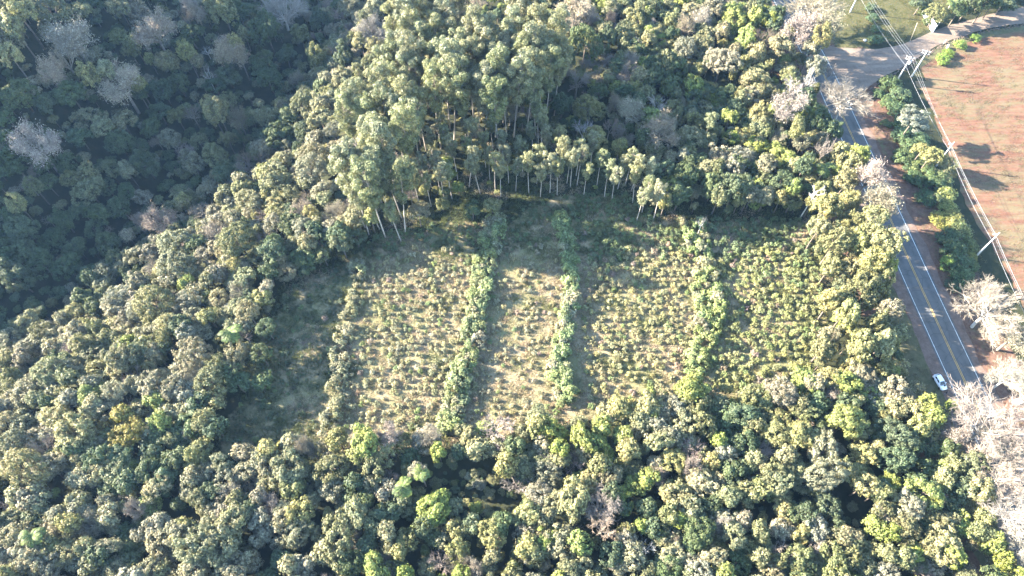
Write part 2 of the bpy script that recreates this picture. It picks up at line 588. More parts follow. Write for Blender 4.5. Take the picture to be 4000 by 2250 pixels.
# ------------------------------------------------------------------ plant meshes
def unit(v):
    return v / np.maximum(np.linalg.norm(v, axis=1, keepdims=True), 1e-9)


def rdirs(n, r):
    return unit(r.normal(0, 1, (n, 3)))


def leaves(cen, nor, size, r, aspect=0.55, droop=0.0):
    """one rhombic leaf (two triangles) per centre"""
    n = len(cen)
    q = rdirs(n, r)
    if droop:
        q = unit(q * (1 - droop) + np.array([0, 0, -1.0]) * droop)
    nor = unit(nor)
    t = unit(q - nor * np.sum(q * nor, 1, keepdims=True))
    b = np.cross(nor, t)
    s = np.asarray(size).reshape(-1, 1)
    k = s * 0.12
    v = np.stack([cen - t * s, cen + b * s * aspect + nor * k, cen + t * s, cen - b * s * aspect + nor * k], 1).reshape(-1, 3)
    f = np.arange(4 * n).reshape(n, 4)
    return v, f


def lobed_cloud(n, R, seed, flat=0.78, lobe=1.15, zmin=-0.45, inside=0.12, spread=0.72, sub=7):
    """points and normals over a crown made of lobes that carry smaller lobes"""
    r = np.random.default_rng(seed)
    K = int(np.clip(3.4 * (R / lobe) ** 1.6, 7, 95))
    dirs = []
    while len(dirs) < K:
        d = rdirs(1, r)[0]
        if d[2] < zmin: continue
        if dirs and max(np.dot(d, e) for e in dirs) > 1 - 1.1 / K and r.random() < 0.85: continue
        dirs.append(d)
    dirs = np.array(dirs)
    rad = lobe * r.uniform(0.75, 1.3, K) * min(1.0, R / 2.4 + 0.25)
    # uneven outline: a few broad swellings and dents
    ax_ = rdirs(4, r); am = r.uniform(-0.22, 0.22, 4)
    sw = 1 + sum(am[i] * np.cos(2.2 * np.arccos(np.clip(dirs @ ax_[i], -1, 1))) for i in range(4)) * 0.7
    out = (R - rad * 0.8) * r.uniform(spread, 1.0, K) * np.clip(sw, 0.65, 1.3)
    cen = dirs * out[:, None]
    cen[:, 2] *= flat
    # smaller lobes
    ws = rad ** 2; ws = ws / ws.sum()
    li = r.choice(K, n, p=ws)
    sd = rdirs(K * sub, r).reshape(K, sub, 3)
    sd = unit((sd + dirs[:, None, :] * 0.75 + np.array([0, 0, 0.25])).reshape(-1, 3)).reshape(K, sub, 3)
    si = r.integers(0, sub, n)
    sc_ = cen[li] + sd[li, si] * (rad[li] * 0.7)[:, None]
    sr = rad[li] * r.uniform(0.34, 0.56, n)
    d = unit(rdirs(n, r) + sd[li, si] * 0.75)
    p = sc_ + d * (sr * (0.55 + 0.45 * r.random(n) ** 0.5))[:, None]
    fz = r.random(n) < 0.14
    p[fz] += d[fz] * r.uniform(0.08, 0.4, fz.sum())[:, None]
    p += r.normal(0, 0.05, p.shape)
    m = r.random(n) < inside
    p[m] *= r.uniform(0.4, 0.9, m.sum())[:, None]
    nor = d + rdirs(n, r) * 0.45 + np.array([0, 0, 0.2])
    return p, nor, cen, r


def crown_mesh(name, R, n, seed, size=0.21, flat=0.78, lobe=1.15, mat='leaf', zs=1.0, **k):
    p, nor, cen, r = lobed_cloud(n, R, seed, flat, lobe, **k)
    p[:, 2] *= zs
    v, f = leaves(p, nor, r.uniform(0.7, 1.3, n) * size, r)
    return mesh_np(name, v, f, [M[mat]], fvar=r.random(n)), cen


def branch(mb, p0, p1, r0, r1, n=4, bend=0.12, rnd=random, m=0, segs=3):
    p0 = Vector(p0); p1 = Vector(p1); L = (p1 - p0).length
    off = Vector((rnd.uniform(-1, 1), rnd.uniform(-1, 1), rnd.uniform(-.3, .6))) * L * bend
    pts = []
    for i in range(segs + 1):
        t = i / segs
        pts.append(p0.lerp(p1, t) + off * math.sin(math.pi * t))
    mb.tube(pts, [r0 + (r1 - r0) * i / segs for i in range(segs + 1)], n, m)
    return pts


def trunk_mesh(name, cen, R, seed, mat='bark', hc=10.0):
    """tapered trunk from the ground at -hc to limbs that reach the lobes (crown centre at 0)"""
    rn = random.Random(seed)
    mb = MB()
    top = Vector((rn.uniform(-.3, .3) * R * .3, rn.uniform(-.3, .3) * R * .3, -R * 0.35))
    tr = 0.08 + 0.024 * R
    branch(mb, (0, 0, -hc - 1.0), top, tr * 1.5, tr * 0.8, 7, 0.03, rn, 0, 4)
    pick = list(range(len(cen))); rn.shuffle(pick)
    for i in pick[:max(5, int(3 + R))]:
        c = Vector(cen[i])
        branch(mb, top, c * 0.9, tr * 0.6, 0.04, 5, 0.14, rn)
    return mb.mesh(name, [M[mat]], True)


def joined(name, meshes):
    """several meshes of quads/polys as one mesh that keeps materials and leafvar"""
    bm = bmesh.new()
    mats = []
    lay = bm.faces.layers.float.new('leafvar')
    for me in meshes:
        base = len(mats); mats += list(me.materials)
        before = len(bm.faces)
        bm.from_mesh(me)
        bm.faces.ensure_lookup_table()
        for f in bm.faces[before:]:
            f.material_index += base
    me = bpy.data.meshes.new(name)
    bm.to_mesh(me); bm.free()
    for m in mats: me.materials.append(m)
    return me


CLASS = [1.5, 2.3, 3.4, 4.8, 6.6]
COUNT = [1500, 3000, 6200, 11000, 18000]
# styles: round (dense dome), lumpy (broken into lobes), fine (small silvery leaves), column (vine-hung)
STYLE = {
    'round': dict(flat=0.80, lobe=0.72, spread=0.84, size=0.18),
    'lumpy': dict(flat=0.85, lobe=1.15, spread=0.58, size=0.21),
    'fine': dict(flat=0.82, lobe=0.62, spread=0.74, size=0.15),
    'ragged': dict(flat=0.95, lobe=0.85, spread=0.42, size=0.2),
    'column': dict(flat=0.85, lobe=0.9, spread=0.6, size=0.19, zs=1.9, zmin=-0.9),
}
CROWN = {}
sd_ = 100
for stn, kw in STYLE.items():
    for ci, Rc in enumerate(CLASS):
        if stn == 'column' and ci not in (1, 2): continue
        nv = 1 if ci == 4 or stn == 'column' else 2
        for v_ in range(nv):
            sd_ += 1
            n_ = int(COUNT[ci] * (1.35 if stn == 'fine' else 1.0))
            cm, cen = crown_mesh('crown', Rc, n_, sd_, **kw)
            tm = trunk_mesh('trunk', cen, Rc, sd_)
            CROWN.setdefault((stn, ci), []).append((cm, tm))


# leafless trees: trunk and limbs, then a crown of fine twigs
def bare_mesh(seed, R, h, levels=4, kids=(6, 5, 5, 5), twig_r=0.022, flecks=0, spreadz=0.75, upw=0.35, twig_n=3, bark='bark_grey'):
    rn = random.Random(seed)
    limbs = MB(); tw = MB()
    base = Vector((0, 0, 0))
    fork = Vector((rn.uniform(-.3, .3), rn.uniform(-.3, .3), h * 0.36))
    tr = 0.12 + R * 0.03
    branch(limbs, base - Vector((0, 0, 1)), fork, tr * 1.3, tr * 0.85, 7, 0.03, rn, 0, 4)
    tips = []

    def grow(p, d, L, r, lev):
        e = p + d * L
        mb = limbs if lev < 2 else tw
        pts = branch(mb, p, e, r, r * 0.55, 6 if lev == 0 else (4 if lev == 1 else 3), 0.12, rn, 0, 3 if lev < 2 else 2)
        if lev == levels - 1:
            tips.append(e); return
        k = kids[lev + 1]
        for j in range(k):
            t = rn.uniform(0.35, 1.0) if j < k - 1 else 1.0
            q = pts[0].lerp(pts[-1], t)
            nd_ = (d + Vector((rn.gauss(0, 1), rn.gauss(0, 1), rn.gauss(0, .7))) * 0.62 + Vector((0, 0, upw * 0.4))).normalized()
            grow(q, nd_, L * rn.uniform(0.48, 0.72), max(r * 0.52, twig_r), lev + 1)

    k0 = kids[0]
    for j in range(k0):
        a = 2 * math.pi * (j + rn.uniform(-.3, .3)) / k0
        el = rn.uniform(0.35, 1.25)
        d = Vector((math.cos(a) * math.cos(el), math.sin(a) * math.cos(el), math.sin(el) * spreadz + 0.1)).normalized()
        grow(fork + Vector((0, 0, rn.uniform(-.12, .1) * h * .3)), d, R * rn.uniform(0.5, 0.68), tr * 0.55, 0)
    lm = limbs.mesh('trunk', [M[bark]], True)
    tmsh = tw.mesh('crown', [M['twig']], False)
    if flecks:
        r = np.random.default_rng(seed)
        T = np.array(tips)
        i = r.integers(0, len(T), flecks)
        p = T[i] + r.normal(0, 0.28, (flecks, 3))
        v, f = leaves(p, rdirs(flecks, r), r.uniform(0.06, 0.13, flecks), r)
        fm = mesh_np('flecks', v, f, [M['twig']], fvar=r.random(flecks))
        tmsh = joined('crown', [tmsh, fm])
    top = max(p.z for p in tips)
    hc_ = sum(p.z for p in tips) / len(tips)
    rr = sorted(math.hypot(p.x, p.y) for p in tips)[int(len(tips) * .93)]
    return lm, tmsh, hc_, rr, top


BARE = {'dense': [bare_mesh(300 + i, 4.0, 10.0, 4, (8, 7, 6, 6), 0.022, 5200) for i in range(3)],
        'open': [bare_mesh(320 + i, 4.5, 11.0, 4, (6, 5, 5, 5), 0.022, 0) for i in range(3)],
        'white': [bare_mesh(340 + i, 4.0, 10.0, 4, (5, 4, 4, 4), 0.034, 0, upw=0.2, bark='bark_white') for i in range(2)],
        'big': [bare_mesh(360 + i, 9.0, 15.0, 5, (9, 6, 6, 5, 4), 0.025, 0, spreadz=0.7, bark='bark_white') for i in range(2)]}


# gum trees: long pale stem, tufts of hanging leaves near the top
def gum_mesh(seed, h, cr, frac, n, size=0.2):
    rn = random.Random(seed); r = np.random.default_rng(seed)
    mb = MB()
    lean = Vector((rn.uniform(-.05, .05) * h, rn.uniform(-.05, .05) * h, h))
    tr = 0.05 + h * 0.006
    pts = branch(mb, (0, 0, -1), lean * 0.97, tr, 0.035, 7, 0.012, rn, 0, 7)
    tufts = []
    K = int(22 + h * 1.2)
    for i in range(K):
        t = 1 - frac * (i + 0.3) / K
        p = Vector((0, 0, 0)).lerp(lean, t)
        s = math.sin(math.pi * min(1, (1 - t) / frac * 0.75 + 0.22))
        a = rn.uniform(0, 6.28)
        e = p + Vector((math.cos(a), math.sin(a), 0.55)) * cr * s * rn.uniform(0.35, 0.95)
        branch(mb, p - Vector((0, 0, cr * 0.3)), e, 0.035, 0.015, 3, 0.08, rn, 0, 2)
        tufts.append((np.array(e), cr * rn.uniform(0.2, 0.38)))
    tufts.append((np.array(lean), cr * 0.36))
    ws = np.array([t[1] ** 2 for t in tufts]); ws /= ws.sum()
    li = r.choice(len(tufts), n, p=ws)
    cen = np.array([t[0] for t in tufts])[li]; rad = np.array([t[1] for t in tufts])[li]
    d = unit(rdirs(n, r) + np.array([0, 0, 0.25]))
    p = cen + d * (rad * (0.45 + 0.6 * r.random(n) ** 0.5))[:, None] * np.array([1, 1, 1.1])
    v, f = leaves(p, d + rdirs(n, r) * 0.6, r.uniform(0.7, 1.4, n) * size, r, 0.45, 0.3)
    return mb.mesh('trunk', [M['bark_pale']], True), mesh_np('crown', v, f, [M['leaf_gum']], fvar=r.random(n))


GUM = {'tall': [gum_mesh(400 + i, 24, 2.9, 0.52, 11000, 0.16) for i in range(5)],
       'young': [gum_mesh(420 + i, 14, 1.75, 0.42, 4000, 0.14) for i in range(5)]}


# palms: ringed stem and arching pinnate fronds, each frond a part
def frond_mesh(seed, L=2.6):
    rn = random.Random(seed)
    V_, F_ = [], []
    N = 16
    pts = []
    for i in range(N + 1):
        t = i / N
        pts.append(Vector((L * t * (1 - 0.12 * t), 0, 0.95 * L * (0.55 * t - 0.78 * t * t))))
    for i in range(1, N):
        p = pts[i]; t = i / N
        tang = (pts[i + 1] - pts[i - 1]).normalized()
        wl = 0.62 * math.sin(math.pi * min(1, t * 0.9 + 0.1)) + 0.08
        for s in (-1, 1):
            side = Vector((0, s, 0)) * wl + tang * wl * 0.55 + Vector((0, 0, -0.22 * wl + rn.uniform(-.05, .05)))
            wv = tang * 0.05
            o = len(V_)
            V_ += [p - wv, p + wv, p + side * 0.6 + wv * 1.5, p + side, p + side * 0.55 - wv * 1.5]
            F_ += [(o, o + 1, o + 2, o + 3, o + 4)]
    mb = MB(); mb.add(V_, F_)
    mb.tube(pts, [0.04 * (1 - 0.7 * i / N) for i in range(N + 1)], 4)
    me = mb.mesh('frond', [M['leaf']])
    a = me.attributes.new('leafvar', 'FLOAT', 'FACE')
    a.data.foreach_set('value', [rn.random() for _ in me.polygons])
    return me


FROND = [frond_mesh(500 + i) for i in range(3)]


def palm_stem():
    mb = MB()
    pr = []
    for i in range(25):
        z = -1 + 11 * i / 24
        pr.append((0.17 - 0.05 * i / 24 + (0.02 if i % 2 else 0), z))
    mb.lathe((0, 0, 0), pr, 8)
    return mb.mesh('trunk', [M['bark_pale']], True)


PALM_STEM = palm_stem()

# ------------------------------------------------------------------ trees seen in the photograph
# per tile (origin in photo pixels), entries "kind x y d" in 1.288 x photo pixels inside the tile: crown centre and width.
# kinds: G olive green, D deep green, S grey green, Y yellow green, L lime, K mustard, B leafless brown, W leafless white,
# A big pale leafless, V vine-hung, E tall gum, e young gum, P palm
TILES = {
(0, 0): "B 350 190 210 B 310 270 165 G 260 60 170 G 390 60 120 Y 90 60 150 Y 60 130 120 S 50 200 115 Y 60 280 110 Y 20 20 110 S 240 160 70 "
"G 600 40 130 S 690 60 140 G 600 190 90 Y 630 140 75 B 770 140 180 G 655 250 80 Y 715 230 55 B 985 60 75 B 940 75 55 B 950 15 85 G 1110 40 150 "
"D 960 170 120 Y 1160 170 85 Y 1210 125 55 B 1130 260 135 B 1200 270 95 Y 930 250 95 S 990 305 65 W 1040 365 75 W 1040 250 65 G 840 310 110 "
"Y 440 370 95 Y 530 350 110 B 600 410 200 Y 680 400 85 G 370 390 55 B 260 350 110 S 170 430 110 S 490 270 90 S 440 290 80 D 100 480 130 "
"D 350 470 120 D 220 520 110 G 450 600 115 G 520 640 130 G 620 610 120 D 760 640 110 D 400 690 120 D 30 590 100 B 170 720 185 D 330 820 110 "
"G 440 880 120 G 350 900 100 G 440 960 110 Y 60 1000 100 G 170 940 100 D 240 920 90 D 60 820 150 D 220 830 90 G 550 850 100 G 640 860 110 "
"D 730 830 130 D 540 940 90 D 640 960 90 D 320 1110 160 D 110 1150 140 D 70 1080 120 D 410 1050 100 D 500 1080 120 D 260 1210 110 D 380 1250 110 "
"D 120 1260 110 D 540 1220 130 D 470 1150 90 D 200 1330 120 D 330 1340 120 D 80 1390 140 D 440 1380 100 D 20 1290 110 D 30 700 110 D 600 720 110 D 700 740 100 D 820 460 110 D 700 470 110 D 800 560 100 "
"Y 1040 500 105 Y 1090 560 120 G 1150 500 90 B 960 560 100 G 890 580 100 B 1200 590 90 G 1260 590 90 S 860 700 110 B 930 750 100 G 1000 715 80 "
"Y 1050 715 55 G 1150 700 90 G 1090 790 120 S 970 820 130 S 1115 890 110 S 1040 960 90 B 1230 790 90 B 1240 850 110 Y 850 955 45 Y 900 965 65 "
"S 710 990 80 D 610 1040 130 G 930 1010 120 B 800 1110 150 B 710 1110 75 Y 1220 950 120 G 1270 1010 120 B 1010 1070 140 B 1080 1160 150 "
"G 900 1230 200 G 1200 1210 150 S 1140 1250 110 S 1020 1290 110 G 900 1350 200 G 1050 1400 110 L 940 1430 75 S 650 1190 80 S 760 1270 110 "
"S 620 1340 100 G 580 1300 90 G 700 1420 110 Y 760 1420 70 Y 1180 1340 80 G 1240 1400 100 G 520 1410 110 D 1150 380 120 D 1080 430 100 D 900 420 110 D 1200 60 110",
(1000, 0): "W 130 50 225 D 330 110 130 G 220 165 90 D 50 150 150 D 150 280 90 D 40 290 100 D 60 390 150 B 430 60 110 G 480 40 110 G 600 40 120 "
"B 590 160 155 Y 530 210 110 Y 600 230 100 V 300 290 120 V 330 370 85 D 440 280 110 G 590 310 90 e 525 360 50 e 580 350 60 Y 440 410 110 Y 480 450 100 "
"B 200 390 70 G 150 440 60 D 340 440 110 D 250 460 90 G 230 520 130 Y 130 520 80 Y 330 530 130 G 400 500 110 G 50 590 120 D 160 600 120 "
"Y 330 600 140 D 120 690 130 S 60 720 80 S 390 650 110 S 400 740 100 B 20 790 80 S 140 800 90 S 290 800 170 S 280 860 150 Y 110 900 150 Y 50 860 80 "
"G 180 970 90 B 220 1060 120 S 90 1140 120 D 200 1140 140 B 390 1060 115 G 350 1000 90 D 420 1180 130 D 320 1210 120 D 80 1260 140 D 60 1380 120 "
"D 250 1300 110 D 500 1190 100 D 240 660 100 "
"E 700 80 0 E 760 60 0 E 820 110 0 E 870 60 0 E 930 90 0 E 980 60 0 E 1040 60 0 E 690 130 0 E 780 170 0 E 900 150 0 E 960 150 0 E 820 220 0 E 830 290 0 "
"E 900 250 0 E 960 240 0 E 1060 230 0 E 1050 300 0 E 1160 220 0 E 1150 280 0 E 1220 260 0 E 1270 200 0 E 1260 290 0 E 680 290 0 E 640 370 0 E 750 280 0 "
"E 720 350 0 E 800 350 0 E 890 340 0 E 1000 330 0 E 1080 360 0 E 1180 350 0 E 1240 370 0 E 700 430 0 E 780 420 0 E 880 420 0 E 950 400 0 E 1030 410 0 "
"E 1110 430 0 E 1200 440 0 E 1260 430 0 E 590 480 0 E 520 520 0 E 730 530 0 E 540 590 0 E 610 560 0 E 700 600 0 E 780 620 0 E 480 610 0 E 540 690 0 "
"E 620 700 0 E 740 690 0 E 660 770 0 E 570 780 0 E 450 850 0 E 540 850 0 E 480 910 0 E 560 920 0 E 630 900 0 E 590 960 0 E 680 860 0 E 500 950 0 E 700 940 0 "
"E 820 510 0 E 900 500 0 E 970 480 0 E 1060 490 0 E 1140 500 0 E 1220 520 0 "
"e 700 1080 0 e 940 600 0 e 1040 610 0 e 1080 650 0 e 1190 610 0 e 1240 660 0 e 1000 760 0 e 780 850 0 e 800 900 0 e 910 830 0 e 930 870 0 e 860 900 0 e 970 860 0 "
"e 1120 830 0 e 1200 820 0 e 1230 850 0 e 1270 780 0 e 880 690 0 e 950 690 0 e 860 800 0 e 1150 700 0 e 1050 720 0 e 1060 800 0 e 1170 760 0",
(2000, 0): "E 40 60 0 E 100 80 0 E 20 120 0 E 130 230 0 E 210 250 0 E 200 180 0 E 60 210 0 E 40 280 0 E 150 290 0 E 100 340 0 E 20 350 0 E 230 330 0 E 180 370 0 E 80 410 0 E 10 440 0 E 130 430 0 "
"B 310 50 170 B 390 80 110 L 470 45 80 G 120 40 100 G 560 30 100 B 500 80 60 B 540 140 70 Y 610 70 90 Y 600 150 80 G 680 40 140 L 690 65 60 B 590 200 80 "
"Y 690 200 90 Y 720 150 100 G 790 50 120 G 820 110 120 B 870 130 90 S 900 60 100 S 1000 60 130 B 960 90 100 L 1120 60 120 L 1110 120 110 L 1180 200 120 "
"L 1220 90 70 L 1260 70 60 B 1260 190 100 Y 1230 270 120 S 870 240 130 S 960 230 150 S 1060 310 215 D 370 210 150 D 470 210 110 D 600 250 110 G 780 310 110 "
"D 720 390 130 D 820 350 110 B 490 300 80 W 520 340 60 B 370 310 70 B 330 390 140 B 450 380 100 D 520 330 90 B 590 380 110 L 910 440 130 D 800 440 110 "
"B 690 310 50 D 560 470 130 G 390 550 140 B 520 520 80 B 590 540 135 B 490 630 90 B 545 660 70 W 730 520 110 D 250 520 120 L 700 590 110 B 740 650 185 "
"Y 540 730 80 Y 420 690 110 S 900 690 110 Y 880 770 90 e 1000 600 80 L 1090 600 80 G 980 560 70 D 1060 480 100 S 1040 800 130 S 1140 790 130 S 980 850 110 "
"S 1090 860 120 Y 1240 720 60 S 1110 670 70 Y 1170 700 60 S 1210 480 110 Y 1230 400 110 Y 1240 570 110 G 1250 630 110 Y 930 620 50 G 1270 880 70 "
"D 870 880 140 D 1010 940 140 D 1120 950 150 D 840 980 120 D 760 850 110 D 900 560 90 D 330 620 100 W 360 640 120 W 960 1110 55 D 1200 820 100 D 640 460 90 D 280 280 110 D 430 470 100 "
"e 140 580 0 e 110 640 0 e 160 620 0 e 165 680 0 e 225 690 0 e 250 750 0 e 130 780 0 e 60 740 0 e 30 740 0 e 340 740 0 e 345 790 0 e 310 800 0 e 290 780 0 e 410 720 0 "
"e 450 790 0 e 600 790 0 e 630 820 0 e 640 880 0 e 690 850 0 e 690 930 0 e 660 980 0 e 750 970 0 e 490 850 0 e 530 870 0 e 560 810 0 e 200 830 0 e 240 840 0 e 90 830 0 e 20 820 0 e 150 850 0 e 380 850 0",
(3000, 0): "A 230 50 280 B 160 140 170 B 290 130 160 Y 270 190 100 S 70 240 110 B 20 180 100 L 20 80 70 Y 100 170 70 S 210 260 80 S 240 330 100 B 320 350 60 Y 110 350 65 "
"W 130 430 110 W 210 390 75 A 400 490 240 B 110 520 155 V 150 640 110 S 170 720 90 L 70 800 115 Y 30 470 60 L 30 560 60 D 330 660 100 D 250 600 110 B 290 740 90 Y 370 760 115 L 450 790 115 "
"Y 410 840 110 P 290 840 100 G 290 930 80 Y 390 920 110 Y 420 1000 100 B 520 870 135 B 580 1010 175 Y 290 1050 130 Y 260 1150 110 Y 330 1230 150 G 420 1130 110 Y 540 1120 140 "
"Y 580 1250 160 Y 450 1220 130 Y 530 1330 150 L 600 1330 110 Y 400 1350 120 Y 320 1340 110 G 480 1420 130 Y 570 1410 110 D 180 830 100 D 60 920 120 D 190 480 90 Y 40 640 70 B 50 690 80 "
"G 850 60 110 D 1010 20 120 D 1100 10 130 D 1190 10 110 D 770 10 100 P 930 5 60 D 960 50 90 S 1130 20 60",
(0, 1125): "G 150 170 130 S 50 260 110 S 110 275 100 S 240 210 90 Y 390 120 80 G 560 80 110 S 200 265 110 S 380 240 120 S 470 120 90 S 600 50 130 G 780 80 180 S 700 110 100 B 850 40 90 "
"S 950 60 110 S 940 130 120 S 1100 50 110 G 1190 110 90 D 1250 60 100 S 620 190 100 S 780 220 110 S 850 230 100 L 640 285 85 G 620 360 150 B 720 300 80 S 780 330 90 "
"S 940 230 110 S 980 335 200 S 1190 330 145 P 1160 220 110 G 1090 390 110 D 1150 430 150 D 1200 480 110 G 1050 460 120 B 960 440 120 S 500 300 110 B 380 310 110 S 330 420 140 "
"G 250 430 160 L 250 370 50 S 120 320 100 S 90 420 110 S 40 340 90 G 140 530 130 G 60 510 110 S 220 520 100 S 290 560 100 S 360 560 110 L 465 530 120 S 580 530 100 S 540 610 120 "
"S 680 490 110 S 740 470 90 S 820 450 110 S 880 500 120 L 790 570 120 L 800 670 95 S 860 610 100 S 940 600 110 D 1000 580 120 D 960 690 120 S 700 610 90 K 620 640 110 K 640 735 150 "
"K 540 700 95 Y 390 740 220 Y 330 810 120 Y 390 870 100 S 260 680 110 S 220 760 100 S 170 750 100 S 40 690 130 S 110 690 90 S 60 780 120 S 30 870 110 Y 130 900 190 S 240 910 150 S 200 990 110 "
"S 530 880 110 S 490 940 110 S 410 960 110 L 640 900 95 D 600 840 120 D 760 830 110 D 740 920 140 D 560 1000 110 D 640 980 110 S 150 1060 110 G 210 1090 110 L 270 1030 50 S 60 1170 120 "
"S 80 1240 150 P 160 1250 115 G 300 1150 120 S 390 1130 120 S 460 1140 100 S 540 1080 80 S 550 1150 110 S 580 1210 80 G 620 1100 60 B 680 1110 90 L 760 1080 100 G 340 1220 110 "
"G 430 1300 90 Y 540 1300 115 S 250 1230 100 V 1000 850 115 Y 960 920 110 G 960 1010 130 Y 1000 790 90 D 850 870 110 D 830 960 110 D 900 1090 80 G 910 1200 80 S 790 1210 130 "
"S 700 1240 80 S 790 1290 130 S 870 1330 80 S 1070 1120 80 B 1160 1050 120 G 1120 880 115 S 1230 830 120 S 1140 970 130 S 1240 930 130 G 1180 1180 160 G 1250 1160 110 G 1060 1220 140 "
"G 1000 1310 200 G 1110 1300 200 G 1180 1390 200 G 980 1410 150 S 760 1420 120 D 640 1300 110 D 670 1370 90 S 150 1330 140 S 60 1340 110 Y 100 1400 110 S 260 1370 150 S 370 1370 110 "
"G 460 1390 110 S 590 1400 110 D 880 740 100 D 800 760 90 D 1080 700 110",
(1000, 1125): "V 40 50 90 B 230 790 95 B 290 830 100 S 340 800 70 S 370 870 80 Y 410 760 110 L 540 780 155 Y 520 850 110 G 580 920 160 Y 60 830 110 K 130 810 75 G 60 900 130 G 170 930 180 "
"S 390 1010 150 G 270 1080 120 B 60 1090 110 G 140 1130 120 S 20 1170 130 G 210 1230 160 S 60 1220 110 G 500 1140 150 S 650 1020 110 P 740 1000 110 P 830 930 90 L 620 1090 50 D 660 1140 130 "
"G 600 1180 130 L 900 1100 145 G 1000 1100 90 G 410 1260 190 S 340 1330 110 S 250 1400 110 G 420 1370 150 B 690 1360 85 L 600 1410 140 L 750 1440 90 G 760 1260 110 Y 720 1320 90 "
"G 1000 1210 90 Y 1010 1310 110 B 920 1370 135 B 1010 1370 110 B 1100 1410 110 G 1130 1270 45 S 1215 1290 55 G 1190 1360 90 G 1170 1410 80 B 1210 700 180 Y 1080 770 130 Y 1130 810 120 "
"S 1220 810 130 Y 1260 890 110 B 680 740 130 B 890 755 110 D 840 1200 110 D 560 1060 100 D 480 1050 90 D 1090 1200 100 D 1230 1190 110 D 560 1290 110 D 900 1260 100 D 130 1360 120 D 780 860 100 D 50 200 110 D 20 330 110 D 30 460 100",
(2000, 1125): "Y 130 700 110 L 190 720 135 L 240 810 90 L 350 760 120 L 420 790 110 L 450 700 100 Y 480 640 110 Y 540 600 120 L 560 745 110 Y 620 620 120 Y 690 590 130 L 700 545 80 S 770 590 130 "
"L 900 510 155 G 910 600 160 Y 960 570 110 G 960 680 110 S 850 670 150 G 660 660 130 Y 740 770 140 S 880 770 125 Y 960 830 70 Y 590 820 130 S 370 840 135 G 160 870 110 S 170 940 130 "
"S 480 940 150 G 440 890 110 L 520 870 45 B 720 940 110 B 905 900 85 S 1060 830 140 S 960 990 155 S 1050 960 80 L 620 990 105 Y 830 1040 150 Y 900 1080 90 G 1090 1050 120 G 1180 1040 110 "
"G 1250 1020 110 L 830 1160 120 S 1160 1170 90 B 1060 1200 85 G 990 1230 90 B 960 1280 100 W 680 1310 95 S 790 1260 130 S 800 1350 120 S 580 1280 130 S 600 1350 140 S 1010 1360 120 "
"A 460 1090 190 B 460 1200 150 Y 300 1060 170 S 140 1040 140 S 210 1090 130 Y 80 1140 130 G 170 1150 100 S 120 1230 130 S 250 1280 160 G 120 1340 130 B 500 1370 110 S 350 1390 110 "
"G 290 1420 100 W 60 1365 60 L 650 1200 80 G 1120 1250 120 G 1200 1290 90 G 1240 1230 100 G 1250 1350 90 Y 1190 540 130 Y 1260 560 110 G 1220 710 110 D 1080 680 150 D 1150 640 130 "
"D 1180 770 110 S 940 1430 130 D 680 1110 110 D 930 1160 120 D 720 1210 100 D 1100 920 100 D 1180 900 110 D 560 1100 80 D 1130 1380 110 D 20 800 100 D 60 950 90",
(3000, 1125): "Y 330 60 140 Y 400 120 130 Y 500 60 100 Y 560 30 90 G 550 170 120 S 610 110 110 G 660 90 60 Y 480 290 150 Y 570 290 130 Y 625 270 90 D 620 330 90 Y 590 410 110 L 630 420 70 Y 420 380 120 "
"G 280 300 130 S 310 240 110 L 190 460 130 L 400 480 130 Y 330 460 110 B 300 520 100 S 640 500 115 S 690 560 115 Y 640 600 120 S 60 520 130 G 190 620 120 G 40 660 110 L 790 590 110 L 930 600 75 "
"L 830 650 110 Y 770 690 100 L 390 670 165 Y 460 710 110 Y 150 740 150 Y 230 760 100 S 270 830 150 S 290 940 160 Y 470 830 130 Y 440 930 110 Y 490 990 130 G 130 910 110 G 50 980 130 D 650 730 150 "
"D 640 860 140 D 760 990 140 Y 880 960 130 B 850 1065 65 W 700 1070 85 S 690 1180 110 S 600 1130 130 G 810 1140 110 L 620 1235 100 Y 880 1290 180 L 940 1350 120 Y 810 1300 110 L 720 1340 110 "
"G 600 1340 110 S 240 1220 130 Y 170 1240 120 S 400 1250 110 G 440 1310 160 B 260 1310 100 B 360 1320 75 G 150 1360 150 G 330 1390 130 S 70 1210 110 G 490 1400 120 G 1060 1230 110 L 1130 1290 120 "
"L 1180 1370 90 G 930 890 90 L 900 890 60 D 800 910 100 D 930 1070 130 D 1000 1000 110 D 560 1020 110 D 300 1100 140 D 200 1130 110 D 560 730 100 D 540 600 110 D 400 590 110 D 720 800 100 D 860 840 100 G 1080 1160 90 D 120 1130 100 "
"A 1130 110 320 B 1250 240 180 A 1240 430 220 A 1110 690 400 A 1250 780 330 B 950 740 150 A 1150 930 280 Y 1100 1030 130 A 1230 1140 260 A 1280 1300 190",
}
# lone trees of the strip beside the pole line
EXTRA = [('S', 3567, 466, 180, 'umbrella'), ('Y', 3598, 590, 75, None), ('Y', 3637, 613, 100, None), ('G', 3706, 645, 95, None)]

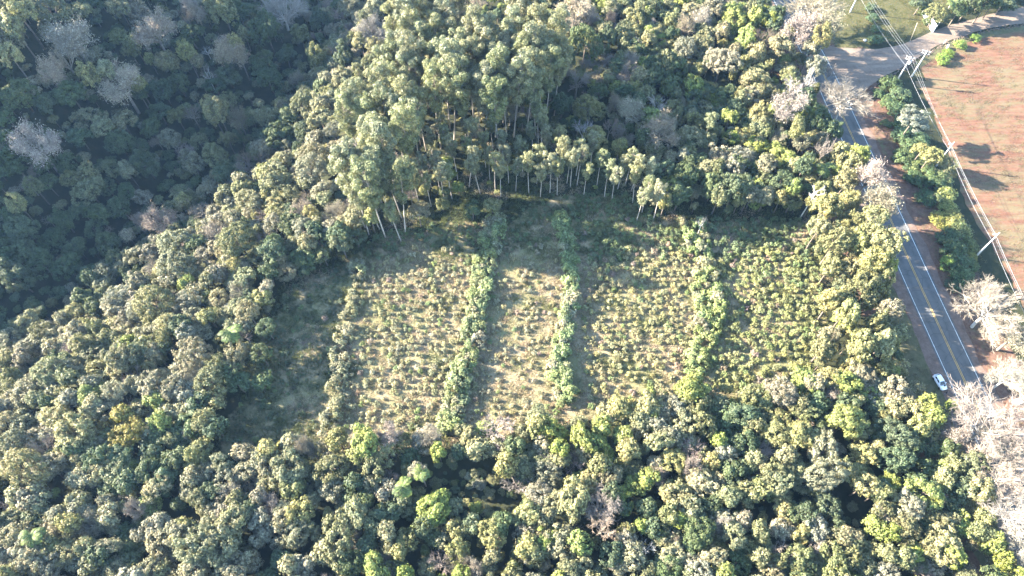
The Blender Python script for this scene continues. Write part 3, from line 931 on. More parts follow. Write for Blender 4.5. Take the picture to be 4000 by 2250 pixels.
TINT = {'G': (0.130, 0.134, 0.066), 'D': (0.070, 0.092, 0.046), 'S': (0.188, 0.178, 0.114), 'Y': (0.198, 0.190, 0.086), 'L': (0.180, 0.208, 0.060),
        'K': (0.205, 0.175, 0.050), 'B': (0.25, 0.214, 0.16), 'W': (0.36, 0.335, 0.295), 'A': (0.30, 0.268, 0.198), 'V': (0.165, 0.172, 0.075),
        'E': (0.162, 0.168, 0.088), 'e': (0.170, 0.178, 0.094), 'P': (0.085, 0.112, 0.036)}
COLW = {'G': 'olive green', 'D': 'deep green', 'S': 'grey green', 'Y': 'yellow green', 'L': 'bright lime green', 'K': 'mustard green',
        'B': 'brown leafless', 'W': 'whitish leafless', 'A': 'large pale leafless', 'V': 'vine-hung green'}

trees = []
for (ox, oy), s in TILES.items():
    q = s.split()
    for i in range(0, len(q), 4):
        k, x, y, d = q[i], float(q[i + 1]), float(q[i + 2]), float(q[i + 3])
        trees.append([k, ox + x / 1.288, oy + y / 1.288, d / 1.288, None])
for k, x, y, d, s in EXTRA:
    trees.append([k, x, y, d / 1.288, s])

tk = np.array([t[0] for t in trees]); tpx = np.array([t[1] for t in trees]); tpy = np.array([t[2] for t in trees]); td = np.array([t[3] for t in trees]); tsp = np.array([str(t[4]) for t in trees]); thr = np.random.default_rng(5).uniform(0.85, 1.2, len(trees))
hcs = np.where(tk == 'E', 18.6, np.where(tk == 'e', 11.3, 6.0)); hs = np.where(tk == 'E', 24.0, 14.0); Rs = np.where(tk == 'E', 2.9, 1.75)
gum_ = (tk == 'E') | (tk == 'e')
for _ in range(2):
    x, y, z = hitv(tpx, tpy, hcs)
    dist = y * FW[1] + (z + hcs - CAM_H) * FW[2]
    Rn = np.maximum(0.9, td / FPX * dist / 2)
    hn = np.minimum(17, (3.8 + 1.6 * Rn) * thr) * np.where((tk == 'D') | (tk == 'S'), 0.9, 1.0)
    hn = np.where(tk == 'A', 6 + 1.05 * Rn, hn)
    hn = np.where((x > 74) & (x < road_x(y)) & (tk != 'A') & (tpy < 1380), hn * 1.25 + 1.0, hn)
    hn = np.where((valley_d(x, y) < 6) & (tk == 'Y'), hn * 1.3 + 4.0, hn)
    hn = np.where((valley_d(x, y) < 6) & (tk == 'B'), hn * 1.15 + 1.5, hn)
    hn = np.where(tsp == 'tall', 11.8, hn)
    hcn_ = np.maximum(1.2, hn - 0.72 * Rn)
    hn = np.where(tk == 'P', 9.5, hn); hcn_ = np.where(tk == 'P', 9.5, hcn_)
    Rs = np.where(gum_, Rs, Rn); hs = np.where(gum_, hs, hn); hcs = np.where(gum_, hcs, hcn_)
x, y, z = hitv(tpx, tpy, hcs)
placed = [dict(k=t[0], px=t[1], py=t[2], d=t[3] if t[3] else 75, x=float(x[i]), y=float(y[i]), z=float(z[i]), R=float(Rs[i]), h=float(hs[i]), hc=float(hcs[i]), sp=t[4]) for i, t in enumerate(trees)]

leafy = sorted([t for t in placed if t['k'] in 'GDSYLKV'], key=lambda t: -t['d'])
solo = leafy[:298]
rest = leafy[298:]
GNAME = {'G': 'leafy trees of the wood', 'B': 'leafless trees', 'E': 'gum trees of the plantation'}
rt = random.Random(21)


def jit(c, a=0.16):
    f = rt.uniform(1 - a, 1 + a)
    return [c[0] * f * rt.uniform(.93, 1.07), c[1] * f, c[2] * f * rt.uniform(.85, 1.15)]


def style_for(k):
    return {'G': ['round', 'lumpy', 'ragged', 'round'], 'D': ['lumpy', 'ragged', 'round'], 'S': ['fine', 'fine', 'round', 'ragged'], 'Y': ['lumpy', 'round', 'ragged'], 'L': ['lumpy', 'ragged'],
            'K': ['round'], 'V': ['column']}[k]


def pick_class(R, style):
    cs = [1, 2] if style == 'column' else range(len(CLASS))
    return min(cs, key=lambda i: abs(math.log(CLASS[i] / R)))


def leafy_tree(t):
    k = t['k']
    stl = rt.choice(style_for(k))
    R = t['R'] * (0.8 if k == 'V' else rt.uniform(0.9, 1.3) if t['py'] < 1380 or t['px'] < 3400 else 1.05)
    ci = pick_class(R, stl)
    cm, tm = rt.choice(CROWN[(stl, ci)])
    s = R / CLASS[ci]
    e = empty('vine_covered_tree' if k == 'V' else 'broadleaf_tree', (t['x'], t['y'], t['z']), rt.uniform(0, 6.28))
    zf = rt.uniform(0.9, 1.15)
    if t['x'] > 74 and t['x'] < 100 and t['py'] < 1380: zf *= 1.25
    ax = rt.uniform(0.8, 1.24)
    if t['sp'] == 'umbrella': zf = 0.55
    cr = link('crown', cm, e, (0, 0, t['hc']), (rt.uniform(-.12, .12), rt.uniform(-.12, .12), 0), (s * ax, s / ax, s * zf))
    tn_ = TINT[k]
    if t['x'] < -20 and k in 'GY': tn_ = tuple(a * .6 + b * .4 for a, b in zip(tn_, TINT['S']))
    cr['tint'] = jit((0.2, 0.215, 0.15) if t['sp'] == 'umbrella' else tn_)
    link('trunk', tm, e, (0, 0, t['hc']), (0, 0, 0), (s, s, t['hc'] / 10.0))
    t['obj'] = e
    return e


for t in solo: leafy_tree(t)

for t in placed:
    k = t['k']
    if k in 'BWA':
        fam = 'big' if k == 'A' or t['R'] > 6.5 else ('white' if k == 'W' else rt.choice(['dense', 'dense', 'open']))
        lm, cm, hcn, rr, top = rt.choice(BARE[fam])
        s = t['R'] / rr * 1.05
        sz = s * rt.uniform(0.85, 1.05)
        e = empty('leafless_tree', (t['x'], t['y'], t['z'] + t['hc'] - hcn * sz if t['hc'] > hcn * sz else t['z']), rt.uniform(0, 6.28))
        gap = t['hc'] - hcn * sz
        tr = link('trunk', lm, e, (0, 0, 0), (0, 0, 0), (s, s, sz))
        cr = link('crown', cm, e, (0, 0, 0), (0, 0, 0), (s, s, sz))
        if gap > 0:
            # stand it on the ground: the whole tree is stretched to reach its crown height
            e.location.z = t['z']
            f = t['hc'] / (hcn * sz)
            tr.scale.z *= f; cr.scale.z *= f
        cr['tint'] = jit(TINT[k], 0.2)
        tr['tint'] = cr['tint']
        t['obj'] = e
    elif k in 'Ee':
        fam = 'tall' if k == 'E' else 'young'
        tm, cm = rt.choice(GUM[fam])
        s = rt.uniform(0.86, 1.1) * (1.12 if k == 'E' else 1.0) * (0.9 if t['x'] > 60 or (k == 'e' and t['x'] < -60) else 1)
        e = empty('eucalyptus_tree', (t['x'], t['y'], t['z']), rt.uniform(0, 6.28))
        lean = (rt.gauss(0, .045), rt.gauss(0, .045), 0)
        link('trunk', tm, e, (0, 0, 0), lean, (s, s, s))
        cr = link('crown', cm, e, (0, 0, 0), lean, (s * 1.08, s * 1.08, s))
        cr['tint'] = jit(TINT[k], 0.15)
        t['obj'] = e
    elif k == 'P':
        e = empty('palm_tree', (t['x'], t['y'], t['z']), rt.uniform(0, 6.28))
        link('trunk', PALM_STEM, e, (0, 0, 0), (0, 0, 0), (1, 1, t['hc'] / 10.0))
        sF = max(0.8, t['R'] / 2.0)
        for j in range(14):
            up_ = -0.5 + 1.1 * (j % 4) / 3.0
            f = link('frond', FROND[j % 3], e, (0, 0, t['hc'] - 0.05), (0, -up_ + 0.25, j * 2.4), (sF, sF, sF))
            f['tint'] = jit(TINT['P'], 0.1)
        t['obj'] = e

# ------------------------------------------------------------------ the rest of the wood, one mass
def scatter(name, protos, pts, tints, scl, rots, idxs, label, cat):
    """one object that repeats small plants over points (geometry nodes)"""
    col = bpy.data.collections.new(name + '_kinds')
    for i, me in enumerate(protos):
        o = bpy.data.objects.new('%s_kind_%02d' % (name, i), me)
        col.objects.link(o)
    n = len(pts)
    me = bpy.data.meshes.new(name)
    me.vertices.add(n)
    me.vertices.foreach_set('co', np.asarray(pts, np.float32).ravel())
    for an, ty, key, dat in (('tint', 'FLOAT_COLOR', 'color', np.concatenate([np.asarray(tints), np.ones((n, 1))], 1)), ('scl', 'FLOAT_VECTOR', 'vector', scl), ('rot', 'FLOAT_VECTOR', 'vector', rots), ('kindno', 'INT', 'value', idxs)):
        a = me.attributes.new(an, ty, 'POINT')
        a.data.foreach_set(key, np.asarray(dat, np.int32 if ty == 'INT' else np.float32).ravel())
    o = link(name, me)
    g = bpy.data.node_groups.new(name, 'GeometryNodeTree')
    g.interface.new_socket('Geometry', in_out='INPUT', socket_type='NodeSocketGeometry')
    g.interface.new_socket('Geometry', in_out='OUTPUT', socket_type='NodeSocketGeometry')
    gi = g.nodes.new('NodeGroupInput'); go = g.nodes.new('NodeGroupOutput')
    ci = g.nodes.new('GeometryNodeCollectionInfo')
    ci.inputs['Collection'].default_value = col
    ci.inputs['Separate Children'].default_value = True
    ci.inputs['Reset Children'].default_value = True
    ip = g.nodes.new('GeometryNodeInstanceOnPoints')
    ip.inputs['Pick Instance'].default_value = True

    def na(nm, dt):
        q = g.nodes.new('GeometryNodeInputNamedAttribute'); q.data_type = dt
        q.inputs['Name'].default_value = nm
        return q.outputs['Attribute']
    L = g.links.new
    L(gi.outputs[0], ip.inputs['Points']); L(ci.outputs[0], ip.inputs['Instance'])
    L(na('kindno', 'INT'), ip.inputs['Instance Index'])
    er = g.nodes.new('FunctionNodeEulerToRotation')
    L(na('rot', 'FLOAT_VECTOR'), er.inputs[0]); L(er.outputs[0], ip.inputs['Rotation'])
    L(na('scl', 'FLOAT_VECTOR'), ip.inputs['Scale'])
    L(ip.outputs[0], go.inputs[0])
    md = o.modifiers.new('scatter', 'NODES'); md.node_group = g
    tag(o, label, cat, kind='stuff')
    return o


def tree_proto(seed, R, n, h, kw):
    cm, cen = crown_mesh('wood', R, n, seed, **kw)
    tm = trunk_mesh('wood', cen, R, seed, hc=h)
    me = joined('wood_tree', [cm, tm])
    me.transform(Matrix.Translation((0, 0, h)))
    return me


PROTO = [tree_proto(600 + i, 2.0, 2300, 4.5, STYLE[['round', 'ragged', 'fine', 'lumpy'][i % 4]]) for i in range(6)] + \
        [tree_proto(620 + i, 3.4, 5200, 8.0, STYLE[['round', 'ragged', 'fine', 'lumpy'][i % 4]]) for i in range(6)]

for fam, i in (('open', 0), ('dense', 1), ('open', 2)):
    lm, cm, hcn, rr, top = BARE[fam][i]
    bm_me = joined('wood_bare', [lm, cm])
    bm_me.transform(Matrix.Scale(2.2 / rr, 4))
    PROTO.append(bm_me)

P_, T_, S_, RO_, I_ = [], [], [], [], []


def put(x, y, z, R, hc, tint, rn):
    big = R > 2.6
    i = rn.integers(6, 12) if big else rn.integers(0, 6)
    s = R / (3.4 if big else 2.0)
    zsc = hc / (8.0 if big else 4.5)
    P_.append((x, y, z)); T_.append(jit(tint)); S_.append((s, s, max(0.5 * s, min(zsc, 1.5 * s)))); RO_.append((0, 0, rn.random() * 6.28)); I_.append(i)


rn = np.random.default_rng(31)
for t in rest:
    put(t['x'], t['y'], t['z'], t['R'] * 1.08, t['hc'], TINT[t['k']], rn)

PX = np.array([(t['x'], t['y'], t['R']) for t in placed if t['k'] not in 'Ee'])
GUMZ = [(-45, 108), (-30, 112), (-12, 113), (15, 116), (36, 113), (38, 128), (28, 150), (22, 175), (15, 215), (-45, 215), (-52, 160), (-52, 128)]
GUMFLOOR = [(-14, 113), (14, 114), (34, 112), (36, 124), (26, 142), (0, 145), (-14, 132)]


step = 3.3
GX, GY = np.meshgrid(np.arange(-330, 260, step), np.arange(-25, 300, step))
GX = GX.ravel() + rn.uniform(-1.5, 1.5, GX.size); GY = GY.ravel() + rn.uniform(-1.5, 1.5, GY.size)
GRX = road_x(GY)
opn = ((GX - GRX > -14.0) & (GX < GRX) & (GY > 50) & (GY < 118)) | in_poly(GX, GY, CLEAR) | in_poly(GX, GY, LAWN) | ((GX - GRX > -8.5) & (GX - GRX < 11) & (GY > -10)) | ((GX > GRX) & (GY < 164)) | \
    ((GX > 98) & (GY > 156) & (GY < 184 + np.maximum(0, GX - 116) * 0.42))
GX, GY = GX[~opn], GY[~opn]
GZ = terrain(GX, GY); GD = valley_d(GX, GY)
gd = GY * FW[1] + (GZ + 5 - CAM_H) * FW[2]
ux = 2000 + FPX * GX / gd; uy = 1125 - FPX * (GY * UP[1] + (GZ + 5 - CAM_H) * UP[2]) / gd
ins = (ux > -150) & (ux < 4150) & (uy > -150) & (uy < 2400)
ing = in_poly(GX, GY, GUMZ); inf = in_poly(GX, GY, GUMFLOOR)
HOLLOW = [[(1640, 1790), (1960, 1790), (2000, 1900), (2010, 2080), (1800, 2060), (1650, 1950)], [(2440, 1900), (2580, 1900), (2600, 2060), (2470, 2080)], [(2840, 1960), (3000, 1960), (3080, 2110), (2880, 2120)],
          [(2780, 1600), (2960, 1610), (2980, 1730), (2800, 1720)], [(3430, 1640), (3600, 1640), (3640, 1880), (3500, 1940), (3430, 1800)], [(3090, 1940), (3380, 1940), (3380, 2050), (3090, 2050)], [(480, 1740), (700, 1740), (700, 1920), (500, 1900)]]
hol = np.zeros(GX.shape, bool)
for hp in HOLLOW: hol |= in_poly(ux, uy, hp)
for x, y, z, d_, dd, inside, gum, flo, ho in zip(GX, GY, GZ, GD, gd, ins, ing, inf, hol):
    if dd < 60 or (not inside and rn.random() < 0.72): continue
    if inside:
        if np.any(np.hypot(PX[:, 0] - x, PX[:, 1] - y) < PX[:, 2] * (0.85 if d_ < 5 else 0.62)): continue
        if ho:
            for _ in range(3): put(x + rn.uniform(-1.8, 1.8), y + rn.uniform(-1.8, 1.8), z, rn.uniform(.4, .9), rn.uniform(.4, .9), TINT['DG'[rn.integers(0, 2)]], rn)
            R = rn.uniform(0.6, 1.4); hc = R * 0.8
        elif d_ < 5:
            R = rn.uniform(0.9, 2.2); hc = rn.uniform(1.2, 4.0)
        elif flo:
            if rn.random() < 0.72: continue
            R = rn.uniform(0.6, 1.1); hc = R * 0.8
        elif gum:
            if rn.random() < 0.3: continue
            R = rn.uniform(1.0, 2.0); hc = rn.uniform(1.5, 4)
        else:
            R = rn.uniform(0.9, 2.6) if rn.random() < .7 else rn.uniform(2.4, 3.4); hc = rn.uniform(2.6, 7.2)
    else:
        R = rn.uniform(2.6, 4.8); hc = rn.uniform(6, 10)
    kinds = 'DDDGS' if d_ < 12 else ('SSSGGYD' if x < -20 else 'GGYSDL')
    if rn.random() < 0.07 and not flo and not ho:
        sb_ = rn.uniform(0.8, 1.35)
        P_.append((x, y, z)); T_.append(jit(TINT['B'], .25)); S_.append((sb_, sb_, sb_ * rn.uniform(1.0, 1.5))); RO_.append((0, 0, rn.random() * 6.28)); I_.append(int(rn.integers(12, 15)))
        continue
    put(x, y, z, R, hc, TINT[kinds[rn.integers(0, len(kinds))]], rn)
scatter('woodland', PROTO, P_, T_, S_, RO_, I_, 'smaller trees and undergrowth filling the gaps between the larger crowns', 'woodland')
print('woodland points', len(P_), 'solo', len(solo), 'rest', len(rest), 'bare', sum(t['k'] in 'BWA' for t in placed), 'gum', sum(t['k'] in 'Ee' for t in placed))

# ------------------------------------------------------------------ clearing: crop bushes, hedges, grass
HEDGE = [[(-40.3, 50), (-39.9, 60), (-39.7, 68), (-41.3, 74), (-39.1, 86), (-39.7, 97)],
         [(-14, 54), (-11.5, 66), (-9.3, 76), (-7.8, 93), (-6, 104), (-4, 112)],
         [(12, 60), (10.9, 68), (12.1, 76), (14, 88), (15, 99), (13, 112)],
         [(42.6, 65), (45.4, 73), (48, 84), (48.7, 96), (47.5, 110)]]


def hx(i, y):
    return np.interp(y, [p[1] for p in HEDGE[i]], [p[0] for p in HEDGE[i]])


def redge(y):
    return np.interp(y, [55, 71, 90, 111], [66, 72, 77, 80])


def bush_mesh(seed, R, n, size, flat=0.85):
    p, nor, cen, r = lobed_cloud(n, R, seed, flat, 0.42 * R / 0.8, zmin=-0.2, sub=5, spread=0.6)
    p[:, 2] += R * 0.55
    v, f = leaves(p, nor + np.array([0, 0, 0.3]), r.uniform(0.7, 1.3, n) * size, r, 0.5)
    cm = mesh_np('foliage', v, f, [M['leaf']], fvar=r.random(n))
    mb = MB(); q = random.Random(seed)
    for j in range(4):
        a = q.uniform(0, 6.28)
        mb.tube([(0, 0, -0.15), (math.cos(a) * R * .3, math.sin(a) * R * .3, R * 0.5), (math.cos(a) * R * .5, math.sin(a) * R * .5, R * 0.95)], [0.035, 0.025, 0.012], 4)
    return cm, mb.mesh('stem', [M['bark']])


BUSH = [bush_mesh(700 + i, 0.8, 420, 0.12) for i in range(6)]
HSHR = [bush_mesh(720 + i, 1.35, 800, 0.16, 1.0) for i in range(5)]
RSHR = [bush_mesh(740 + i, 2.1, 1900, 0.17, 0.7) for i in range(4)]
r3 = np.random.default_rng(77)


def small_noise(x, y, s=0.12, ph=0.0):
    return 0.5 + 0.25 * (math.sin(x * s * 1.7 + 1.3 * math.sin(y * s * 2.1 + ph)) + math.sin(y * s * 2.3 + 1.1 * math.sin(x * s * 1.9 + 2 + ph)))


bushes = []
row = 0
for y in np.arange(51.0, 121, 1.6):
    row += 1
    for x in np.arange(-64, 82, 1.6):
        xx = x + r3.uniform(-.6, .6); yy = y + r3.uniform(-.48, .48)
        if not in_poly(xx, yy, CLEAR): continue
        b, h1, h2, h3, re = hx(0, yy), hx(1, yy), hx(2, yy), hx(3, yy), redge(yy)
        if min(abs(xx - b), abs(xx - h1), abs(xx - h2), abs(xx - h3)) < 1.2: continue
        nz = small_noise(xx, yy)
        if xx < b: plot, den, R = 0, 0.5, r3.uniform(.35, .8)
        elif xx < h1: plot, den, R = 1, 0.8, r3.uniform(.45, .85)
        elif xx < h2: plot, den, R = 2, 0.58, r3.uniform(.42, .75)
        elif xx < h3: plot, den, R = 3, (0.15 if xx < h2 + 5.5 - 0.05 * (yy - 60) else 0.9), r3.uniform(.48, .86)
        else: plot, den, R = 4, (0.35 if xx < h3 + 3.5 else 0.97), r3.uniform(.5, 1.0)
        if yy > 99: den = max(den, 0.6); R *= r3.uniform(.75, 1.25)
        if plot == 0 and xx < b - 16: R *= r3.uniform(.9, 1.6)
        if r3.random() > den * (0.75 + 0.4 * nz): continue
        tint = [(0.1, 0.118, 0.065), (0.255, 0.24, 0.138), (0.265, 0.245, 0.148), (0.25, 0.235, 0.12), (0.205, 0.215, 0.092)][plot]  # left plot's dark tint carries its shade; the others are leaf colours
        if yy > 101 + 3.0 * math.sin(xx * .21) + r3.normal(0, 1.2): tint = (0.115, 0.145, 0.07)  # top band bushes take a darker tint standing in for shade
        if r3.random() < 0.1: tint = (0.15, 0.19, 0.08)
        if r3.random() < 0.03: tint = (0.24, 0.18, 0.14)
        ux_, uy_, dd = project((xx, yy, 1))
        bushes.append(dict(x=xx, y=yy, R=R, plot=plot, row=row, tint=jit(tint), s=R / dd, px=ux_, py=uy_))
# bushes half hidden at the lower trees are passed over for the single ones
bushes.sort(key=lambda q: -(q['s'] * (0.6 if (q['plot'] == 0 or q['y'] > 103) else 1.0)))
single, mass = bushes[:295], bushes[295:]
PLOTN = ['in the shaded left plot', 'left of the first hedge', 'between first and second hedge', 'between second and third hedge', 'right of the third hedge']


def ordw(n):
    w_ = ['first', 'second', 'third', 'fourth', 'fifth', 'sixth', 'seventh', 'eighth', 'ninth', 'tenth', 'eleventh', 'twelfth', 'thirteenth', 'fourteenth', 'fifteenth', 'sixteenth', 'seventeenth', 'eighteenth', 'nineteenth', 'twentieth']
    if n <= 20: return w_[n - 1]
    t, u = divmod(n, 10)
    tens = {2: 'twent', 3: 'thirt', 4: 'fort', 5: 'fift', 6: 'sixt', 7: 'sevent', 8: 'eight', 9: 'ninet'}[t]
    return tens + 'ieth' if u == 0 else tens + 'y-' + w_[u - 1]


allb = {}
for q in sorted(bushes, key=lambda q: (-q['row'], q['x'])):
    allb.setdefault((q['plot'], q['row']), []).append(q)
rows_of = {p: sorted({k[1] for k in allb if k[0] == p}, reverse=True) for p in range(5)}
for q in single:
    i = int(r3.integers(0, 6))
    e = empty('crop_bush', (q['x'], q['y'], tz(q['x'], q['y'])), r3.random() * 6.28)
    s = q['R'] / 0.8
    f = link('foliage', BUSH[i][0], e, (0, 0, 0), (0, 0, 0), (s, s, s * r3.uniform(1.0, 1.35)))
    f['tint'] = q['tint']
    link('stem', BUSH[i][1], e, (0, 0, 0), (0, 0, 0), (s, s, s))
    cw = 'reddish' if q['tint'][0] > q['tint'][1] * 1.22 else ('fresh green' if q['tint'][1] > q['tint'][0] * 1.25 else 'olive')
    n = allb[(q['plot'], q['row'])].index(q) + 1
    rw = rows_of[q['plot']].index(q['row']) + 1
    tag(e, '%s bush %s, %s from left in %s row from top' % (cw, PLOTN[q['plot']], ordw(n), ordw(rw)), 'bush', 'crop bushes in the clearing')

bp = [joined('bush', list(m)) for m in BUSH]
P2 = [(q['x'], q['y'], tz(q['x'], q['y'])) for q in mass]
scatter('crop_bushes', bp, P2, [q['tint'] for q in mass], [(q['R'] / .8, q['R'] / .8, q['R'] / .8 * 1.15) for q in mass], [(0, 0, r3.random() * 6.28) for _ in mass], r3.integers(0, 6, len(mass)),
        'remaining small crop bushes scattered over the clearing plots', 'bushes')

HN = ['left border hedge', 'first hedge', 'second hedge', 'third hedge']
for i, hl in enumerate(HEDGE):
    pl = resample(hl, int(sum(math.dist(a, b) for a, b in zip(hl[:-1], hl[1:])) / (2.0 if i else 1.9)))
    cnt = {-1: 0, 0: 0, 1: 0}
    for x, y in pl[::-1]:
        for sd in ((-1, 0, 1) if i else (-1, 1)):
            if r3.random() < [0.22, 0.03, 0.03, 0.1][i]: continue
            wdt = [0.8, 1.45, 1.15, 2.1][i]
            xx = x + sd * wdt + r3.uniform(-.5, .5); yy = y + r3.uniform(-.6, .6)
            R = r3.uniform(1.1, 1.95) * (1.0 if i else 0.85)
            cnt[sd] += 1
            e = empty('hedge_shrub', (xx, yy, tz(xx, yy)), r3.random() * 6.28)
            k = int(r3.integers(0, 5)); s = R / 1.35
            f = link('foliage', HSHR[k][0], e, (0, 0, 0), (0, 0, 0), (s, s, s * r3.uniform(1.0, 1.5)))
            tn = [(0.215, 0.21, 0.12), (0.185, 0.215, 0.1), (0.175, 0.215, 0.098), (0.185, 0.222, 0.088)][i]
            if r3.random() < 0.25: tn = (0.225, 0.215, 0.135)
            f['tint'] = jit(tn, 0.2)
            link('stem', HSHR[k][1], e, (0, 0, 0), (0, 0, 0), (s, s, s))
            sdn = (' on its left side' if sd < 0 else ' along its middle' if sd == 0 else ' on its right side')
            tag(e, 'leafy %s shrub of the %s, %s from top%s' % ('grey green' if tn[2] > .11 else 'green', HN[i], ordw(cnt[sd]), sdn), 'shrub', 'shrubs of the ' + HN[i])

# grass and weeds of the clearing
def tuft(seed, n=46, rad=0.95, h=0.36):
    r = np.random.default_rng(seed)
    a = r.uniform(0, 6.28, n); d = rad * np.sqrt(r.random(n))
    b = np.stack([np.cos(a) * d, np.sin(a) * d, np.zeros(n) - .03], 1)
    q = r.uniform(0, 6.28, n); wv = np.stack([np.cos(q), np.sin(q), np.zeros(n)], 1) * r.uniform(0.03, 0.07, n)[:, None]
    t = b + np.stack([r.normal(0, .2, n), r.normal(0, .2, n), h * r.uniform(.5, 1.3, n)], 1)
    v = np.stack([b - wv, b + wv, t], 1).reshape(-1, 3)
    return mesh_np('tuft', v, np.arange(3 * n).reshape(n, 3), [M['leaf']], fvar=r.random(n))


tufts = [tuft(800 + i) for i in range(5)] + [tuft(810 + i, 60, 1.0, 0.6) for i in range(3)]
gp, gt, gs, gr, gk = [], [], [], [], []
N = 16500
GR = [(-66, 46), (-62, 62), (-62, 82), (-56, 95), (-44, 104), (-34, 112), (-20, 118), (-16, 132), (0, 146), (26, 143), (38, 126), (46, 117), (80, 115), (82, 100), (77, 84), (74, 70), (60, 60), (42, 60), (22, 53), (2, 51), (-20, 48), (-40, 46)]
xs = r3.uniform(-66, 82, N); ys = r3.uniform(44, 146, N)
for x, y in zip(xs[in_poly(xs, ys, GR)], ys[in_poly(xs, ys, GR)]):
    nz = small_noise(x, y, 0.17, 1.0) + r3.normal(0, .12)
    h2, h3 = hx(2, y), hx(3, y)
    green = nz > (0.85 if hx(1, y) < x < h2 else (0.5 if x > h3 else (0.66 if x > h2 else 0.72)))
    if h2 + 1 < x < h2 + 4 and r3.random() < .6: continue
    shade_ = x < hx(0, y) + r3.normal(0, 1.5) or y > 101 + 3.0 * math.sin(x * .21) + r3.normal(0, 1.5)  # left plot and top band, whose shade goes into the tuft tint
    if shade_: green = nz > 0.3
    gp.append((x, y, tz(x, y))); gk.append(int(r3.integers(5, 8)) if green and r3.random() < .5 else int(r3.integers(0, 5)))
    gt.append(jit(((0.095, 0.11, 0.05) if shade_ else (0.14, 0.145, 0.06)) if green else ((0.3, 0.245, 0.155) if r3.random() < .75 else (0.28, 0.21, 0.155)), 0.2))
    s = r3.uniform(.7, 1.2); gs.append((s, s, s * (1 if x > hx(0, y) else .8))); gr.append((0, 0, r3.random() * 6.28))
# low weeds of the ploughed field
for _ in range(5200):
    y = r3.uniform(45, 186); x = r3.uniform(126, 200)
    if y > 165 and y > np.interp(x, [p[0] for p in SIDE_B], [p[1] for p in SIDE_B]) - 2.6: continue
    if small_noise(x, y, 0.11, 3.0) + r3.normal(0, .2) < .42: continue
    gp.append((x, y, 0.0)); gk.append(int(r3.integers(0, 5))); gt.append(jit((0.14, 0.125, 0.07) if r3.random() < .6 else (0.16, 0.1, 0.07), 0.2))
    s = r3.uniform(.5, 1.1); gs.append((s * 1.5, s * .8, s * .45)); gr.append((0, 0, 0.35 + r3.normal(0, .1)))
# lawn and road edges
for _ in range(5200):
    x = r3.uniform(86, 150); y = r3.uniform(20, 215)
    rx = float(road_x(y))
    lawn = in_poly(x, y, LAWN)
    edge = (-14 < x - rx < -7) or (7.5 < x - rx < 20 and y < 158)
    if not (lawn or edge): continue
    gp.append((x, y, 0.0)); gk.append(int(r3.integers(0, 5))); gt.append(jit((0.085, 0.09, 0.034) if lawn else (0.12, 0.10, 0.06), 0.2))
    s = r3.uniform(.5, .9); gs.append((s, s, s * .6)); gr.append((0, 0, r3.random() * 6.28))
scatter('grass', tufts, gp, gt, gs, gr, gk, 'dry straw-coloured grass and green weeds covering the clearing', 'grass')

# ------------------------------------------------------------------ roadside shrubs
RS = "620 430 110 D 650 490 110 D 640 560 110 D 600 520 90 D 665 620 90 D 680 690 110 D 705 750 120 D 745 715 100 D 690 790 110 D 765 835 120 G 800 885 110 D 860 905 120 G 825 945 110 D 790 995 100 D 885 985 100 Y 905 1060 100 Y 865 1110 100 Y 930 1115 110 Y 955 1165 110 G 900 1200 110 D 935 1260 120 D 1005 1235 90 G 960 1325 120 D 1010 1335 90 D 970 1395 110 D 1025 1290 60 Y 725 820 100 D 745 900 100 D 850 1000 90 G 905 1330 80 L 940 1420 90 D 530 90 60 D 540 150 55 D 545 195 70 D 520 40 60 D 790 50 80 G 820 110 70 G 880 300 70 L 910 265 60 L 970 225 60 L 1040 190 55 L 560 470 60 D 590 620 60 D"
q = RS.split()
items = []
for i in range(0, len(q), 4):
    x, y, d, k = float(q[i]), float(q[i + 1]), float(q[i + 2]), q[i + 3]
    items.append((3000 + x / 1.288, y / 1.288, d / 1.288, k))
items.sort(key=lambda t: t[1])
top_n = strip_n = 0
for px, py, d, k in items:
    x, y, z = hit(px, py, 1.0)
    dd = project((x, y, 1))[2]
    R = d / FPX * dd / 2 * 1.1
    e = empty('roadside_shrub', (x, y, -0.03), r3.random() * 6.28)
    j = int(r3.integers(0, 4)); s = R / 2.1
    f = link('foliage', RSHR[j][0], e, (0, 0, 0), (0, 0, 0), (s, s, s * r3.uniform(.55, .85)))
    f['tint'] = jit({'D': (0.06, 0.09, 0.04), 'G': (0.085, 0.11, 0.045), 'Y': (0.16, 0.17, 0.05), 'L': (0.13, 0.19, 0.04)}[k])
    link('stem', RSHR[j][1], e, (0, 0, 0), (0, 0, 0), (s, s, s))
    cw = {'D': 'deep green', 'G': 'green', 'Y': 'sunlit yellow green', 'L': 'lime green'}[k]
    if py < 245:
        top_n += 1
        tag(e, '%s shrub beside the dirt side road, %s from the top of the picture' % (cw, ordw(top_n)), 'shrub', 'shrubs beside the dirt road')
    else:
        strip_n += 1
        tag(e, '%s shrub between highway and poles, %s along from the junction' % (cw, ordw(strip_n)), 'shrub', 'shrubs between highway and poles')

